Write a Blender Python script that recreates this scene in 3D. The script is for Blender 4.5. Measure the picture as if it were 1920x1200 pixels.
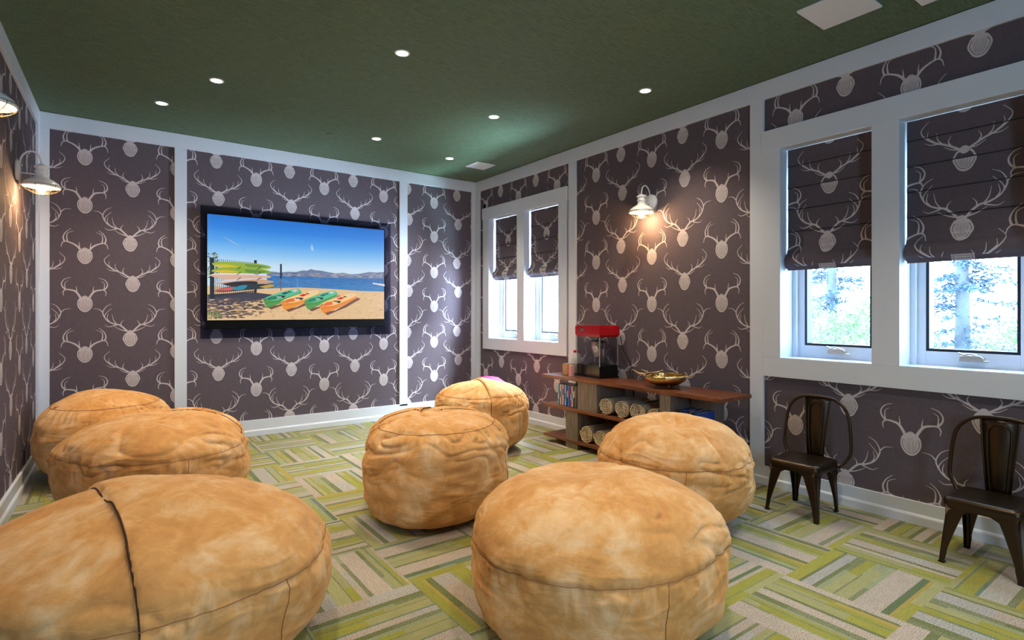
import bpy, bmesh, math, random
from mathutils import Vector, Matrix, noise
PI = math.pi
for o in list(bpy.data.objects): bpy.data.objects.remove(o)
SC = bpy.context.scene
COL = SC.collection

# ------------------------------------------------------------------ camera, sky, exposure
CAM_H, YAW = 1.17, math.atan(760/1035.)
cd = bpy.data.cameras.new('camera'); cam = bpy.data.objects.new('camera', cd); COL.objects.link(cam)
cam.location = (0, 0, CAM_H); cam.rotation_euler = (PI/2, 0, -YAW)
cd.sensor_width = 36; cd.lens = 36*1035/1920.; cd.shift_y = -15/1920.; cd.clip_start = .05
SC.camera = cam
SC.view_settings.view_transform = 'Standard'; SC.view_settings.look = 'None'
SC.view_settings.exposure = 0.35; SC.view_settings.gamma = 1; SC.view_settings.use_curve_mapping = False
w = bpy.data.worlds.new('sky'); SC.world = w; w.use_nodes = True
bg = w.node_tree.nodes['Background']; bg.inputs[0].default_value = (.47, .72, 1.0, 1); bg.inputs[1].default_value = 17.0

YF_ = -2.6
def area_light(name, loc, target, sx, sy, power, col, portal=False):
    l = bpy.data.lights.new(name, 'AREA'); l.shape = 'RECTANGLE'; l.size = sx; l.size_y = sy; l.energy = power; l.color = col
    o = bpy.data.objects.new(name, l); COL.objects.link(o); o.location = loc
    d = Vector(target)-Vector(loc); o.rotation_euler = d.to_track_quat('-Z', 'Y').to_euler()
    if portal: l.cycles.is_portal = True
    return o
# portals in the window openings guide the sky light; lamps added outside window 1 stand in for its strong daylight
for (y0, y1) in ((4.805, 5.355), (4.121, 4.682), (1.35, 1.898), (.668, 1.216)):
    area_light('window_portal', (3.86, (y0+y1)/2, 1.25), (2.0, (y0+y1)/2, 1.25), .8, abs(y1-y0), 1, (1, 1, 1), True)
area_light('window_portal', (.2, YF_-.05, 1.725), (.2, 0, 1.725), 1.0, 1.35, 1, (1, 1, 1), True)  # portal for the added opening behind the camera
area_light('daylight_fill_lamp', (4.75, 3.75, .9), (3.35, 5.6, 1.35), 0.9, .9, 620, (.62, .80, 1.0))
area_light('daylight_fill_lamp', (4.15, 4.75, .25), (2.45, 4.1, 2.74), .9, .5, 520, (.55, .88, 1.0))
area_light('daylight_fill_lamp', (4.6, 4.5, 2.3), (2.9, 4.1, 0.0), .7, .5, 420, (.75, .9, 1.0))

# ------------------------------------------------------------------ helpers
def lin(c):
    return tuple((v/12.92 if v <= .04045 else ((v+.055)/1.055)**2.4) for v in c)
def rgb(r, g, b): return lin((r/255., g/255., b/255.))+(1,)

class M:
    """node helper"""
    def __init__(s, name, color=(.8, .8, .8, 1), rough=.6, metal=0, **kw):
        s.m = bpy.data.materials.new(name); s.m.use_nodes = True; s.t = s.m.node_tree; s.b = s.t.nodes['Principled BSDF']
        s.b.inputs['Base Color'].default_value = color; s.b.inputs['Roughness'].default_value = rough; s.b.inputs['Metallic'].default_value = metal
        for k, v in kw.items(): s.b.inputs[k.replace('_', ' ')].default_value = v
    def n(s, typ, **kw):
        nd = s.t.nodes.new(typ)
        for k, v in kw.items():
            if hasattr(nd, k): setattr(nd, k, v)
            else: nd.inputs[k].default_value = v
        return nd
    def l(s, a, b): s.t.links.new(a, b)
    def coord(s, scale=(1, 1, 1), rot=(0, 0, 0), out='Object'):
        c = s.n('ShaderNodeTexCoord'); mp = s.n('ShaderNodeMapping'); mp.inputs['Scale'].default_value = scale; mp.inputs['Rotation'].default_value = rot
        s.l(c.outputs[out], mp.inputs[0]); return mp.outputs[0]
    def noise(s, vec, scale, detail=3, rough=.5, dist=0):
        nd = s.n('ShaderNodeTexNoise'); nd.inputs['Scale'].default_value = scale; nd.inputs['Detail'].default_value = detail
        nd.inputs['Roughness'].default_value = rough; nd.inputs['Distortion'].default_value = dist
        s.l(vec, nd.inputs['Vector']); return nd.outputs['Fac']
    def ramp(s, fac, stops):
        r = s.n('ShaderNodeValToRGB'); e = r.color_ramp.elements
        while len(e) < len(stops): e.new(.5)
        for i, (p, c) in enumerate(stops): e[i].position = p; e[i].color = c
        s.l(fac, r.inputs[0]); return r.outputs[0]
    def bump(s, h, strength=.3, dist=.01, normal=None):
        b = s.n('ShaderNodeBump'); b.inputs['Strength'].default_value = strength; b.inputs['Distance'].default_value = dist
        s.l(h, b.inputs['Height'])
        if normal: s.l(normal, b.inputs['Normal'])
        s.l(b.outputs[0], s.b.inputs['Normal']); return b.outputs[0]
    def base(s, c): s.l(c, s.b.inputs['Base Color'])

def emis(name, col, st):
    m = M(name, col, 1); m.b.inputs['Emission Color'].default_value = col; m.b.inputs['Emission Strength'].default_value = st
    return m.m

class Mesh:
    """collects geometry for ONE object"""
    def __init__(s): s.v = []; s.f = []; s.mi = []; s.sm = []
    def add(s, vs, fs, mi=0, sm=False):
        o = len(s.v); s.v += [tuple(p) for p in vs]
        for f in fs: s.f.append([i+o for i in f]); s.mi.append(mi); s.sm.append(sm)
    def box(s, x0, x1, y0, y1, z0, z1, mi=0):
        vs = [(x, y, z) for x in (x0, x1) for y in (y0, y1) for z in (z0, z1)]
        s.add(vs, [(0, 1, 3, 2), (4, 6, 7, 5), (0, 4, 5, 1), (2, 3, 7, 6), (0, 2, 6, 4), (1, 5, 7, 3)], mi)
        return s
    def lathe(s, prof, c=(0, 0, 0), n=32, mi=0, axis='z', sm=True, caps=False):
        vs = []; fs = []
        for (r, h) in prof:
            for k in range(n):
                a = 2*PI*k/n; x, y = r*math.cos(a), r*math.sin(a)
                p = (x, y, h) if axis == 'z' else ((h, x, y) if axis == 'x' else (x, h, y))
                vs.append((c[0]+p[0], c[1]+p[1], c[2]+p[2]))
        for i in range(len(prof)-1):
            for k in range(n): fs.append((i*n+k, i*n+(k+1) % n, (i+1)*n+(k+1) % n, (i+1)*n+k))
        if caps: fs.append(tuple(range(n))); fs.append(tuple(range((len(prof)-1)*n, len(prof)*n)))
        s.add(vs, fs, mi, sm); return s
    def tube(s, pts, r, n=8, mi=0, closed=False, rf=None):
        pts = [Vector(p) for p in pts]; vs = []; fs = []; N = len(pts); up = None
        for i, p in enumerate(pts):
            a = pts[i-1] if (i > 0 or closed) else p; b = pts[(i+1) % N] if (i < N-1 or closed) else p
            t = (b-a).normalized()
            if up is None:
                up = Vector((0, 0, 1)) if abs(t.z) < .9 else Vector((1, 0, 0))
            u = (up-t*up.dot(t)).normalized(); v = t.cross(u); up = u
            rr = r if rf is None else r*rf(i/(N-1))
            for k in range(n):
                an = 2*PI*k/n; vs.append(p+u*rr*math.cos(an)+v*rr*math.sin(an))
        for i in range(N if closed else N-1):
            for k in range(n):
                j = (i+1) % N; fs.append((i*n+k, i*n+(k+1) % n, j*n+(k+1) % n, j*n+k))
        if not closed: fs.append(tuple(range(n-1, -1, -1))); fs.append(tuple(range((N-1)*n, N*n)))
        s.add(vs, fs, mi, True); return s
    def prism(s, poly, ax, a0, a1, mi=0):
        """poly 2D extruded along axis ax ('x','y','z')"""
        def P(u, v, a): return {'x': (a, u, v), 'y': (u, a, v), 'z': (u, v, a)}[ax]
        n = len(poly); vs = [P(u, v, a0) for u, v in poly]+[P(u, v, a1) for u, v in poly]
        fs = [tuple(range(n))[::-1], tuple(range(n, 2*n))]+[(i, (i+1) % n, n+(i+1) % n, n+i) for i in range(n)]
        s.add(vs, fs, mi); return s
    def build(s, name, mats, parent=None, bevel=0, loc=None, fix=True, seg=2):
        me = bpy.data.meshes.new(name); me.from_pydata(s.v, [], s.f)
        if not isinstance(mats, (list, tuple)): mats = [mats]
        for m in mats: me.materials.append(m)
        me.polygons.foreach_set('material_index', s.mi); me.polygons.foreach_set('use_smooth', s.sm); me.update()
        if fix:
            bm = bmesh.new(); bm.from_mesh(me); bmesh.ops.recalc_face_normals(bm, faces=bm.faces); bm.to_mesh(me); bm.free()
        o = bpy.data.objects.new(name, me); COL.objects.link(o)
        if parent: o.parent = parent
        if loc: o.location = loc
        if bevel:
            b = o.modifiers.new('bevel', 'BEVEL'); b.width = bevel; b.segments = seg; b.limit_method = 'ANGLE'; b.angle_limit = math.radians(35)
            b.harden_normals = False
        return o

def empty(name, loc, label=None, cat=None, group=None, rz=0, kind=None):
    o = bpy.data.objects.new(name, None); COL.objects.link(o); o.location = loc; o.rotation_euler = (0, 0, rz); o.empty_display_size = .1
    tag(o, label, cat, group, kind); return o
def tag(o, label=None, cat=None, group=None, kind=None):
    if label: o['label'] = label
    if cat: o['category'] = cat
    if group: o['group'] = group
    if kind: o['kind'] = kind
    return o
def copy_tree(o, parent=None):
    c = o.copy(); COL.objects.link(c)
    if parent: c.parent = parent
    for ch in list(o.children): copy_tree(ch, c)
    return c
def arc(cx, cy, r, a0, a1, n): return [(cx+r*math.cos(math.radians(a0+(a1-a0)*i/n)), cy+r*math.sin(math.radians(a0+(a1-a0)*i/n))) for i in range(n+1)]
def smooth_path(pts, k=6):
    """Catmull-Rom through points"""
    P = [Vector(p) for p in pts]; out = []
    for i in range(len(P)-1):
        p0 = P[i-1] if i else P[0]*2-P[1]; p1 = P[i]; p2 = P[i+1]; p3 = P[i+2] if i+2 < len(P) else P[-1]*2-P[-2]
        for j in range(k):
            t = j/k; out.append(.5*((2*p1)+(p2-p0)*t+(2*p0-5*p1+4*p2-p3)*t*t+(3*p1-p0-3*p2+p3)*t**3))
    out.append(P[-1]); return out
def sstep(a, b, x):
    t = max(0., min(1., (x-a)/(b-a))); return t*t*(3-2*t)

# ------------------------------------------------------------------ materials
def m_trim():
    m = M('white_painted_trim', rgb(214, 223, 236), .38); v = m.coord((1, 1, 1)); m.bump(m.noise(v, 60, 2), .04, .002); return m.m
TRIM = m_trim()
def m_fabric(name, c1, c2):
    m = M(name, c1, .85); v = m.coord((1, 1, 1))
    a = m.noise(m.coord((3, 3, 160)), 9, 3); b = m.noise(m.coord((160, 160, 3)), 9, 3)
    mx = m.n('ShaderNodeMath', operation='ADD'); m.l(a, mx.inputs[0]); m.l(b, mx.inputs[1])
    h = m.n('ShaderNodeMath', operation='MULTIPLY'); h.inputs[1].default_value = .5; m.l(mx.outputs[0], h.inputs[0])
    m.base(m.ramp(h.outputs[0], [(.3, c1), (.7, c2)])); m.bump(h.outputs[0], .35, .002); m.b.inputs['Specular IOR Level'].default_value = .25
    return m.m
FAB = m_fabric('charcoal_linen_wallcovering', rgb(76, 68, 77), rgb(110, 100, 109))
ANT = m_fabric('pale_printed_antler', rgb(192, 184, 190), rgb(212, 204, 208))
ANTD = m_fabric('printed_shadow_line', rgb(90, 82, 90), rgb(100, 92, 100))
def m_ceiling():
    m = M('green_grasscloth_ceiling', rgb(48, 66, 48), .8)
    a = m.noise(m.coord((5, 130, 1)), 3, 4, .6); b = m.noise(m.coord((140, 5, 1)), 2.2, 3, .6)
    mx = m.n('ShaderNodeMath', operation='MULTIPLY_ADD'); m.l(b, mx.inputs[0]); mx.inputs[1].default_value = .4; m.l(a, mx.inputs[2])
    m.base(m.ramp(mx.outputs[0], [(.5, rgb(60, 78, 56)), (.9, rgb(108, 132, 104))])); m.bump(a, .25, .003); return m.m
CEIL = m_ceiling()
DARKGAP = M('dark_gap', rgb(20, 22, 20), .9).m
def m_carpet():
    m = M('green_carpet_tile', (1, 1, 1, 1), .95)
    a = m.n('ShaderNodeVertexColor'); a.layer_name = 'yarn'; b = m.n('ShaderNodeVertexColor'); b.layer_name = 'fleck'
    c = m.n('ShaderNodeTexCoord')
    na = m.noise(m.coord((.7, 1.6, 1)), 290, 2, .7); nb_ = m.noise(m.coord((1.6, .7, 1)), 290, 2, .7)
    sw = m.n('ShaderNodeMix'); m.l(a.outputs['Alpha'], sw.inputs[0]); m.l(na, sw.inputs[2]); m.l(nb_, sw.inputs[3]); n1 = sw.outputs[0]
    r = m.n('ShaderNodeValToRGB'); r.color_ramp.elements[0].position = .50; r.color_ramp.elements[1].position = .57; m.l(n1, r.inputs[0])
    mul = m.n('ShaderNodeMath', operation='MULTIPLY'); m.l(r.outputs[0], mul.inputs[0]); m.l(b.outputs['Alpha'], mul.inputs[1])
    mix = m.n('ShaderNodeMix'); mix.data_type = 'RGBA'; m.l(mul.outputs[0], mix.inputs[0]); m.l(a.outputs['Color'], mix.inputs[6]); m.l(b.outputs['Color'], mix.inputs[7])
    ra = m.noise(m.coord((.06, 1, 1)), 230, 1); rb = m.noise(m.coord((1, .06, 1)), 230, 1)
    sr = m.n('ShaderNodeMix'); m.l(a.outputs['Alpha'], sr.inputs[0]); m.l(ra, sr.inputs[2]); m.l(rb, sr.inputs[3])
    nf = m.noise(m.coord((1, 1, 1)), 420, 1, .5); av = m.n('ShaderNodeMath', operation='ADD'); m.l(nf, av.inputs[0]); m.l(sr.outputs[0], av.inputs[1]); hv = m.n('ShaderNodeMath', operation='MULTIPLY'); hv.inputs[1].default_value = .5; m.l(av.outputs[0], hv.inputs[0]); n2 = hv.outputs[0]
    hsv = m.n('ShaderNodeHueSaturation'); r2 = m.n('ShaderNodeMapRange'); m.l(n2, r2.inputs[0]); r2.inputs[1].default_value = .3; r2.inputs[2].default_value = .7; r2.inputs[3].default_value = .70; r2.inputs[4].default_value = 1.10
    m.l(mix.outputs[2], hsv.inputs['Color']); m.l(r2.outputs[0], hsv.inputs['Value']); m.base(hsv.outputs[0])
    m.bump(n2, .6, .004); m.b.inputs['Specular IOR Level'].default_value = .1
    m.b.inputs['Sheen Weight'].default_value = .2
    return m.m
CARPET = m_carpet()
def m_suede():
    m = M('tan_microsuede', rgb(205, 150, 85), .78); v = m.coord((1, 1, 1))
    n1 = m.noise(v, 5.5, 5, .62, .6); n2 = m.noise(v, 16, 4, .6, .8)
    mx = m.n('ShaderNodeMath', operation='MULTIPLY_ADD'); m.l(n2, mx.inputs[0]); mx.inputs[1].default_value = .45; m.l(n1, mx.inputs[2])
    m.base(m.ramp(mx.outputs[0], [(.48, rgb(192, 134, 76)), (.70, rgb(214, 157, 93)), (.92, rgb(231, 192, 144))]))
    fine = m.noise(v, 300, 2)
    w1 = m.n('ShaderNodeTexNoise'); w1.inputs['Scale'].default_value = 9; w1.inputs['Detail'].default_value = 4; w1.inputs['Distortion'].default_value = 1.2; m.l(m.coord((.7, .7, 2.2)), w1.inputs['Vector'])
    b1 = m.n('ShaderNodeBump'); b1.inputs['Strength'].default_value = .3; b1.inputs['Distance'].default_value = .014; m.l(w1.outputs['Fac'], b1.inputs['Height'])
    m.bump(fine, .15, .002, b1.outputs[0])
    m.b.inputs['Sheen Weight'].default_value = .35; m.b.inputs['Sheen Roughness'].default_value = .4; m.b.inputs['Sheen Tint'].default_value = rgb(255, 215, 160)
    m.b.inputs['Specular IOR Level'].default_value = .2
    return m.m
SUEDE = m_suede()
SEAM = M('dark_tan_seam', rgb(150, 100, 58), .8).m
FLAP_SHADE = M('flap_shadow_brown', rgb(62, 34, 18), .9).m  # shade in the flap crease, put into a dark brown colour
def m_wood():
    m = M('walnut_plank', rgb(110, 58, 30), .35); n1 = m.noise(m.coord((14, 1.2, 8)), 4, 6, .6, .7); n2 = m.noise(m.coord((2.5, .3, 1)), 2, 2)
    mx = m.n('ShaderNodeMath', operation='MULTIPLY_ADD'); m.l(n2, mx.inputs[0]); mx.inputs[1].default_value = .6; m.l(n1, mx.inputs[2])
    m.base(m.ramp(mx.outputs[0], [(.5, rgb(52, 26, 14)), (.78, rgb(106, 56, 30)), (1, rgb(140, 84, 48))])); m.bump(n1, .08, .002)
    m.b.inputs['Coat Weight'].default_value = .3; m.b.inputs['Coat Roughness'].default_value = .25
    return m.m
WOOD = m_wood()
def m_steel():
    m = M('weathered_grey_wood', rgb(120, 112, 105), .5, .15); n1 = m.noise(m.coord((40, 40, 2)), 3, 4, .6); m.base(m.ramp(n1, [(.3, rgb(98, 84, 72)), (.7, rgb(146, 136, 124))])); m.bump(n1, .1, .002); return m.m
STEEL = m_steel()
BRONZE = M('brushed_bronze_metal', rgb(66, 54, 42), .33, .85).m
BLACK = M('black_plastic', rgb(14, 14, 16), .25).m
DARKTV = M('black_tv_bezel', rgb(5, 6, 8), .6, Specular_IOR_Level=.1).m
WHITE = M('white_enamel', rgb(228, 230, 232), .25).m
NICKEL = M('satin_nickel', rgb(205, 202, 194), .38, .9).m
WIRE = M('grey_wire', rgb(120, 110, 92), .35, .8).m
RED = M('red_enamel', rgb(166, 10, 20), .22, Coat_Weight=.5).m
def m_glass(name, tint=(1, 1, 1, 1), gloss=.08):
    mt = bpy.data.materials.new(name); mt.use_nodes = True; t = mt.node_tree; t.nodes.clear()
    o = t.nodes.new('ShaderNodeOutputMaterial'); mx = t.nodes.new('ShaderNodeMixShader'); tr = t.nodes.new('ShaderNodeBsdfTransparent'); gl = t.nodes.new('ShaderNodeBsdfGlossy')
    lw = t.nodes.new('ShaderNodeLayerWeight'); lw.inputs[0].default_value = .5; pw = t.nodes.new('ShaderNodeMath'); pw.operation = 'POWER'; pw.inputs[1].default_value = 3.5; t.links.new(lw.outputs['Facing'], pw.inputs[0])
    fr = t.nodes.new('ShaderNodeMath'); fr.operation = 'MULTIPLY_ADD'; fr.inputs[1].default_value = .6; fr.inputs[2].default_value = .03; t.links.new(pw.outputs[0], fr.inputs[0]); tr.inputs[0].default_value = tint; gl.inputs['Roughness'].default_value = .02
    t.links.new(fr.outputs[0], mx.inputs[0]); t.links.new(tr.outputs[0], mx.inputs[1]); t.links.new(gl.outputs[0], mx.inputs[2]); t.links.new(mx.outputs[0], o.inputs[0])
    return mt
GLASS = m_glass('window_glass'); ACRYL = m_glass('tinted_acrylic', (.60, .62, .70, 1)); CLEAR = m_glass('clear_plastic', (.9, .92, .93, 1))
BULB = emis('warm_bulb', (1, .62, .30, 1), 22)
DOWN = emis('downlight_lens', (1, .90, .74, 1), 14)

# ------------------------------------------------------------------ deer head pattern (printed on wallcovering and shades)
def ribbon(pts, w0, w1, k=5):
    P = smooth_path([(p[0], p[1], 0) for p in pts], k); n = len(P); q = []
    for i, p in enumerate(P):
        t = (P[min(i+1, n-1)]-P[max(i-1, 0)]).normalized(); nn = Vector((-t.y, t.x, 0)); f = i/(n-1); ww = (w0+(w1-w0)*f)/2
        q.append(((p.x-nn.x*ww, p.y-nn.y*ww), (p.x+nn.x*ww, p.y+nn.y*ww)))
    return [(q[i][0], q[i+1][0], q[i+1][1], q[i][1]) for i in range(n-1)]
def both(lst):
    return [[(-x, y) for x, y in p] for p in lst]
def head(kind):
    """list of (layer, material, quad)"""
    out = []
    hw, ht, hb = (.050, .066, -.066) if kind[0] == 'A' else (.050, .060, -.066)
    N = 28; ol = []
    for i in range(N):
        a = 2*PI*i/N; c, s_ = math.cos(a), math.sin(a)
        x = hw*math.copysign(abs(c)**.85, c); y = (ht*.92*abs(s_)**.9 if s_ > 0 else hb*abs(s_)**1.05); x *= (1 if y > 0 else 1-.22*(y/hb)**2)
        if kind[0] == 'B': x *= 1+.04*math.cos(6*a)
        ol.append((x, y))
    for i in range(N): out.append((1, 1, ((0, 0), ol[i], ol[(i+1) % N])))
    ring = [(x*.80, y*.80) for x, y in ol]
    lo, hi = (15, 27) if kind[0] == 'B' else (14, 28)
    seq = ring if kind[0] == 'A' else ring[11:]+ring[:4]
    if kind[0] == 'A': seq = ring[12:]+ring[:3]
    for q in ribbon(seq, .003, .003, 2): out.append((2, 2, q))
    for q in ribbon([(x*1.035+.0012, y*1.035-.0015) for x, y in ol[N//2:]+ol[:2]], .004, .003, 2): out.append((.9, 2, q))
    rnd = random.Random(hash(kind) if False else sum(map(ord, kind)))
    for j in range(9):
        x = -.030+.0075*j; hy = .045*math.sqrt(max(0, 1-(x/.042)**2))
        for q in ribbon([(x, hy*.8+.004*rnd.random()), (x*.9+.003*(rnd.random()-.5), 0), (x*.7, -hy*(.9+.2*rnd.random()))], .0010, .0016, 2): out.append((2.3+.03*j, 2, q))
    if kind == 'A2':
        S = [([(.016, .028), (.055, .096), (.090, .112), (.124, .114), (.138, .093), (.134, .066)], .017, .004), ([(.052, .088), (.053, .118), (.057, .145)], .010, .002),
             ([(.120, .112), (.142, .138), (.147, .168), (.128, .198), (.091, .213)], .012, .003), ([(.122, .112), (.127, .142), (.125, .170), (.104, .187)], .008, .002)]
    elif kind == 'A1':
        S = [([(.016, .028), (.045, .070), (.076, .094), (.120, .110), (.143, .096), (.151, .063)], .017, .004), ([(.034, .055), (.036, .085), (.039, .112)], .010, .002),
             ([(.130, .109), (.137, .145), (.120, .185), (.088, .214)], .012, .003), ([(.110, .108), (.115, .145), (.108, .178), (.070, .197)], .010, .002)]
    elif kind == 'B2':
        S = [([(.006, .048), (.066, .112), (.110, .126), (.152, .150), (.173, .182), (.163, .215), (.128, .254)], .014, .003), ([(.172, .176), (.186, .220), (.164, .268), (.126, .292)], .010, .003),
             ([(.186, .222), (.210, .246), (.250, .253)], .008, .002), ([(.140, .142), (.157, .172), (.150, .212)], .008, .003),
             ([(.092, .122), (.114, .158), (.124, .208)], .008, .002), ([(.064, .110), (.062, .134), (.045, .156)], .009, .002), ([(.093, .116), (.146, .103), (.175, .119)], .008, .002), ([(.020, .062), (.066, .078), (.108, .103)], .009, .003)]
    else:
        S = [([(.006, .045), (.074, .089), (.134, .118), (.180, .158), (.193, .198), (.158, .240)], .013, .003), ([(.056, .078), (.070, .108), (.058, .136)], .009, .002),
             ([(.096, .100), (.118, .130), (.121, .168)], .008, .002), ([(.130, .117), (.163, .150), (.160, .186)], .008, .002), ([(.112, .106), (.150, .108), (.178, .124)], .007, .002), ([(.018, .054), (.054, .060), (.090, .082)], .008, .003)]
    sl = 0
    for pts, a, b in S:
        for side in (1, -1):
            sl += 1
            pp = [(x*side, y) for x, y in pts]
            sh = ribbon([(x+.0035, y-.0035) for x, y in pp], a*.75, b)
            for q in sh: out.append((.05*sl, 2, q))
            for q in ribbon(pp, a*.95, b*.8): out.append((3+.06*sl, 1, q))
    if kind[0] == 'B':
        cap = arc(0, .050, .022, 0, 360, 12)[:-1]
        for i in range(12): out.append((4.6, 1, ((0, .050), cap[i], cap[(i+1) % 12])))
    else:
        for q in ribbon(arc(0, .048, .017, 10, 170, 6), .006, .006, 2): out.append((4.6, 1, q))
    return out
HEADS = {k: head(k) for k in ('A1', 'A2', 'B1', 'B2')}
def clip(poly, r):
    for ax, lim, sgn in ((0, r[0], 1), (0, r[1], -1), (1, r[2], 1), (1, r[3], -1)):
        out = []; n = len(poly)
        for i in range(n):
            p, q = poly[i], poly[(i+1) % n]; dp = (p[ax]-lim)*sgn; dq = (q[ax]-lim)*sgn
            if dp >= 0: out.append(p)
            if dp*dq < 0:
                t = dp/(dp-dq); out.append((p[0]+(q[0]-p[0])*t, p[1]+(q[1]-p[1])*t))
        poly = out
        if len(poly) < 3: return None
    return poly
def stamp(mesh, kind, cx, cz, rect, mp, flip=1, sc=1.):
    if cx < rect[0]-.3 or cx > rect[1]+.3 or cz < rect[2]-.35 or cz > rect[3]+.2: return
    for lay, mi, q in HEADS[kind]:
        pl = clip([(cx+p[0]*flip*sc, cz+p[1]*sc) for p in q], rect)
        if pl: mesh.add([mp(s, z, .00025*(lay+1)) for s, z in pl], [tuple(range(len(pl)))], mi)
def wallpaper(mesh, rect, bcol, mp, flip=1):
    """rect (s0,s1,z0,z1); bcol = s position of one elk column"""
    k0 = int((rect[0]-bcol)/.32)-2
    for k in range(k0, k0+int((rect[1]-rect[0])/.32)+5):
        s_ = bcol+.32*k
        for j in range(-1, 5):
            zz = .8*j
            if k % 2 == 0:
                stamp(mesh, 'B1', s_, .605+zz-.01*(j > 2), rect, mp, flip); stamp(mesh, 'B2', s_-.018*flip, .145+zz, rect, mp, flip)
            else:
                stamp(mesh, 'A1', s_, .025+zz, rect, mp, flip); stamp(mesh, 'A2', s_, .435+zz, rect, mp, flip)

# ------------------------------------------------------------------ room shell
XR, YB, ZC, YF = 3.615, 5.658, 2.74, -2.6
def xl(y): return -.437+(y-YB)*.0251
WT = .24
W1 = dict(a=(4.805, 5.355), b=(4.121, 4.682)); W2 = dict(a=(1.35, 1.898), b=(.668, 1.216)); WZ = (.865, 2.258)
# right wall: solid pieces around the window openings
m = Mesh()
mR = lambda s, z, d: (XR-d, s, z)
ops = [W2['b'], W2['a'], W1['b'], W1['a']]
edges = [YF]
for a, b in ops: edges += [a, b]
edges += [YB+.2]
for i in range(0, len(edges), 2): m.box(XR, XR+WT, edges[i], edges[i+1], 0, ZC)
for a, b in ops: m.box(XR, XR+WT, a, b, 0, WZ[0]); m.box(XR, XR+WT, a, b, WZ[1], ZC)
for rect, bc in (((3.98, 5.60, 2.36, 2.66), 4.485), ((3.98, 5.60, .10, .78), 4.485), ((5.45, 5.60, .7, 2.45), 4.485), ((2.09, 3.90, .10, 2.66), 2.66),
                 ((-2.5, 2.03, 2.36, 2.66), 1.485), ((-2.5, 2.03, .10, .76), 1.485), ((-2.5, .60, .7, 2.4), 1.485)):
    wallpaper(m, rect, bc, mR, -1)
o = m.build('wall_right', [FAB, ANT, ANTD], fix=False); tag(o, kind='structure')
# back wall
m = Mesh(); mB = lambda s, z, d: (s, YB-d, z)
m.box(-.75, XR+WT, YB, YB+.2, 0, ZC)
for rect, bc in (((-.38, .50, .10, 2.66), .178), ((.56, 2.62, .10, 2.66), .825), ((2.69, 3.56, .10, 2.66), 3.362)): wallpaper(m, rect, bc, mB)
o = m.build('wall_back', [FAB, ANT, ANTD], fix=False); tag(o, kind='structure')
# left wall (a hair out of square)
m = Mesh(); mL = lambda s, z, d: (xl(s)+d, s, z)
vs = [(xl(y)-dx, y, z) for y in (YF, YB+.01) for dx in (0, .2) for z in (0, ZC)]
m.add(vs, [(0, 1, 5, 4), (2, 6, 7, 3), (0, 4, 6, 2), (1, 3, 7, 5), (0, 2, 3, 1), (4, 5, 7, 6)])
wallpaper(m, (-.4, 5.60, .10, 2.66), 4.48, mL)
o = m.build('wall_left', [FAB, ANT, ANTD], fix=False); tag(o, kind='structure')
m = Mesh(); m.box(-1.0, -.30, YF-.15, YF, 0, ZC); m.box(.70, XR+WT, YF-.15, YF, 0, ZC); m.box(-.30, .70, YF-.15, YF, 2.40, ZC); m.box(-.30, .70, YF-.15, YF, 0, 1.05)  # unseen wall, with an opening added to let in soft sky fill
o = m.build('wall_front', M('plain_front_wall', rgb(120, 112, 116), .85).m); tag(o, kind='structure')
# ceiling: grasscloth panel, a thin dark reveal at its edge
m = Mesh(); m.box(-1, XR+WT, YF-.1, YB+.2, ZC, ZC+.15)
o = m.build('ceiling', CEIL); tag(o, kind='structure')
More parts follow.
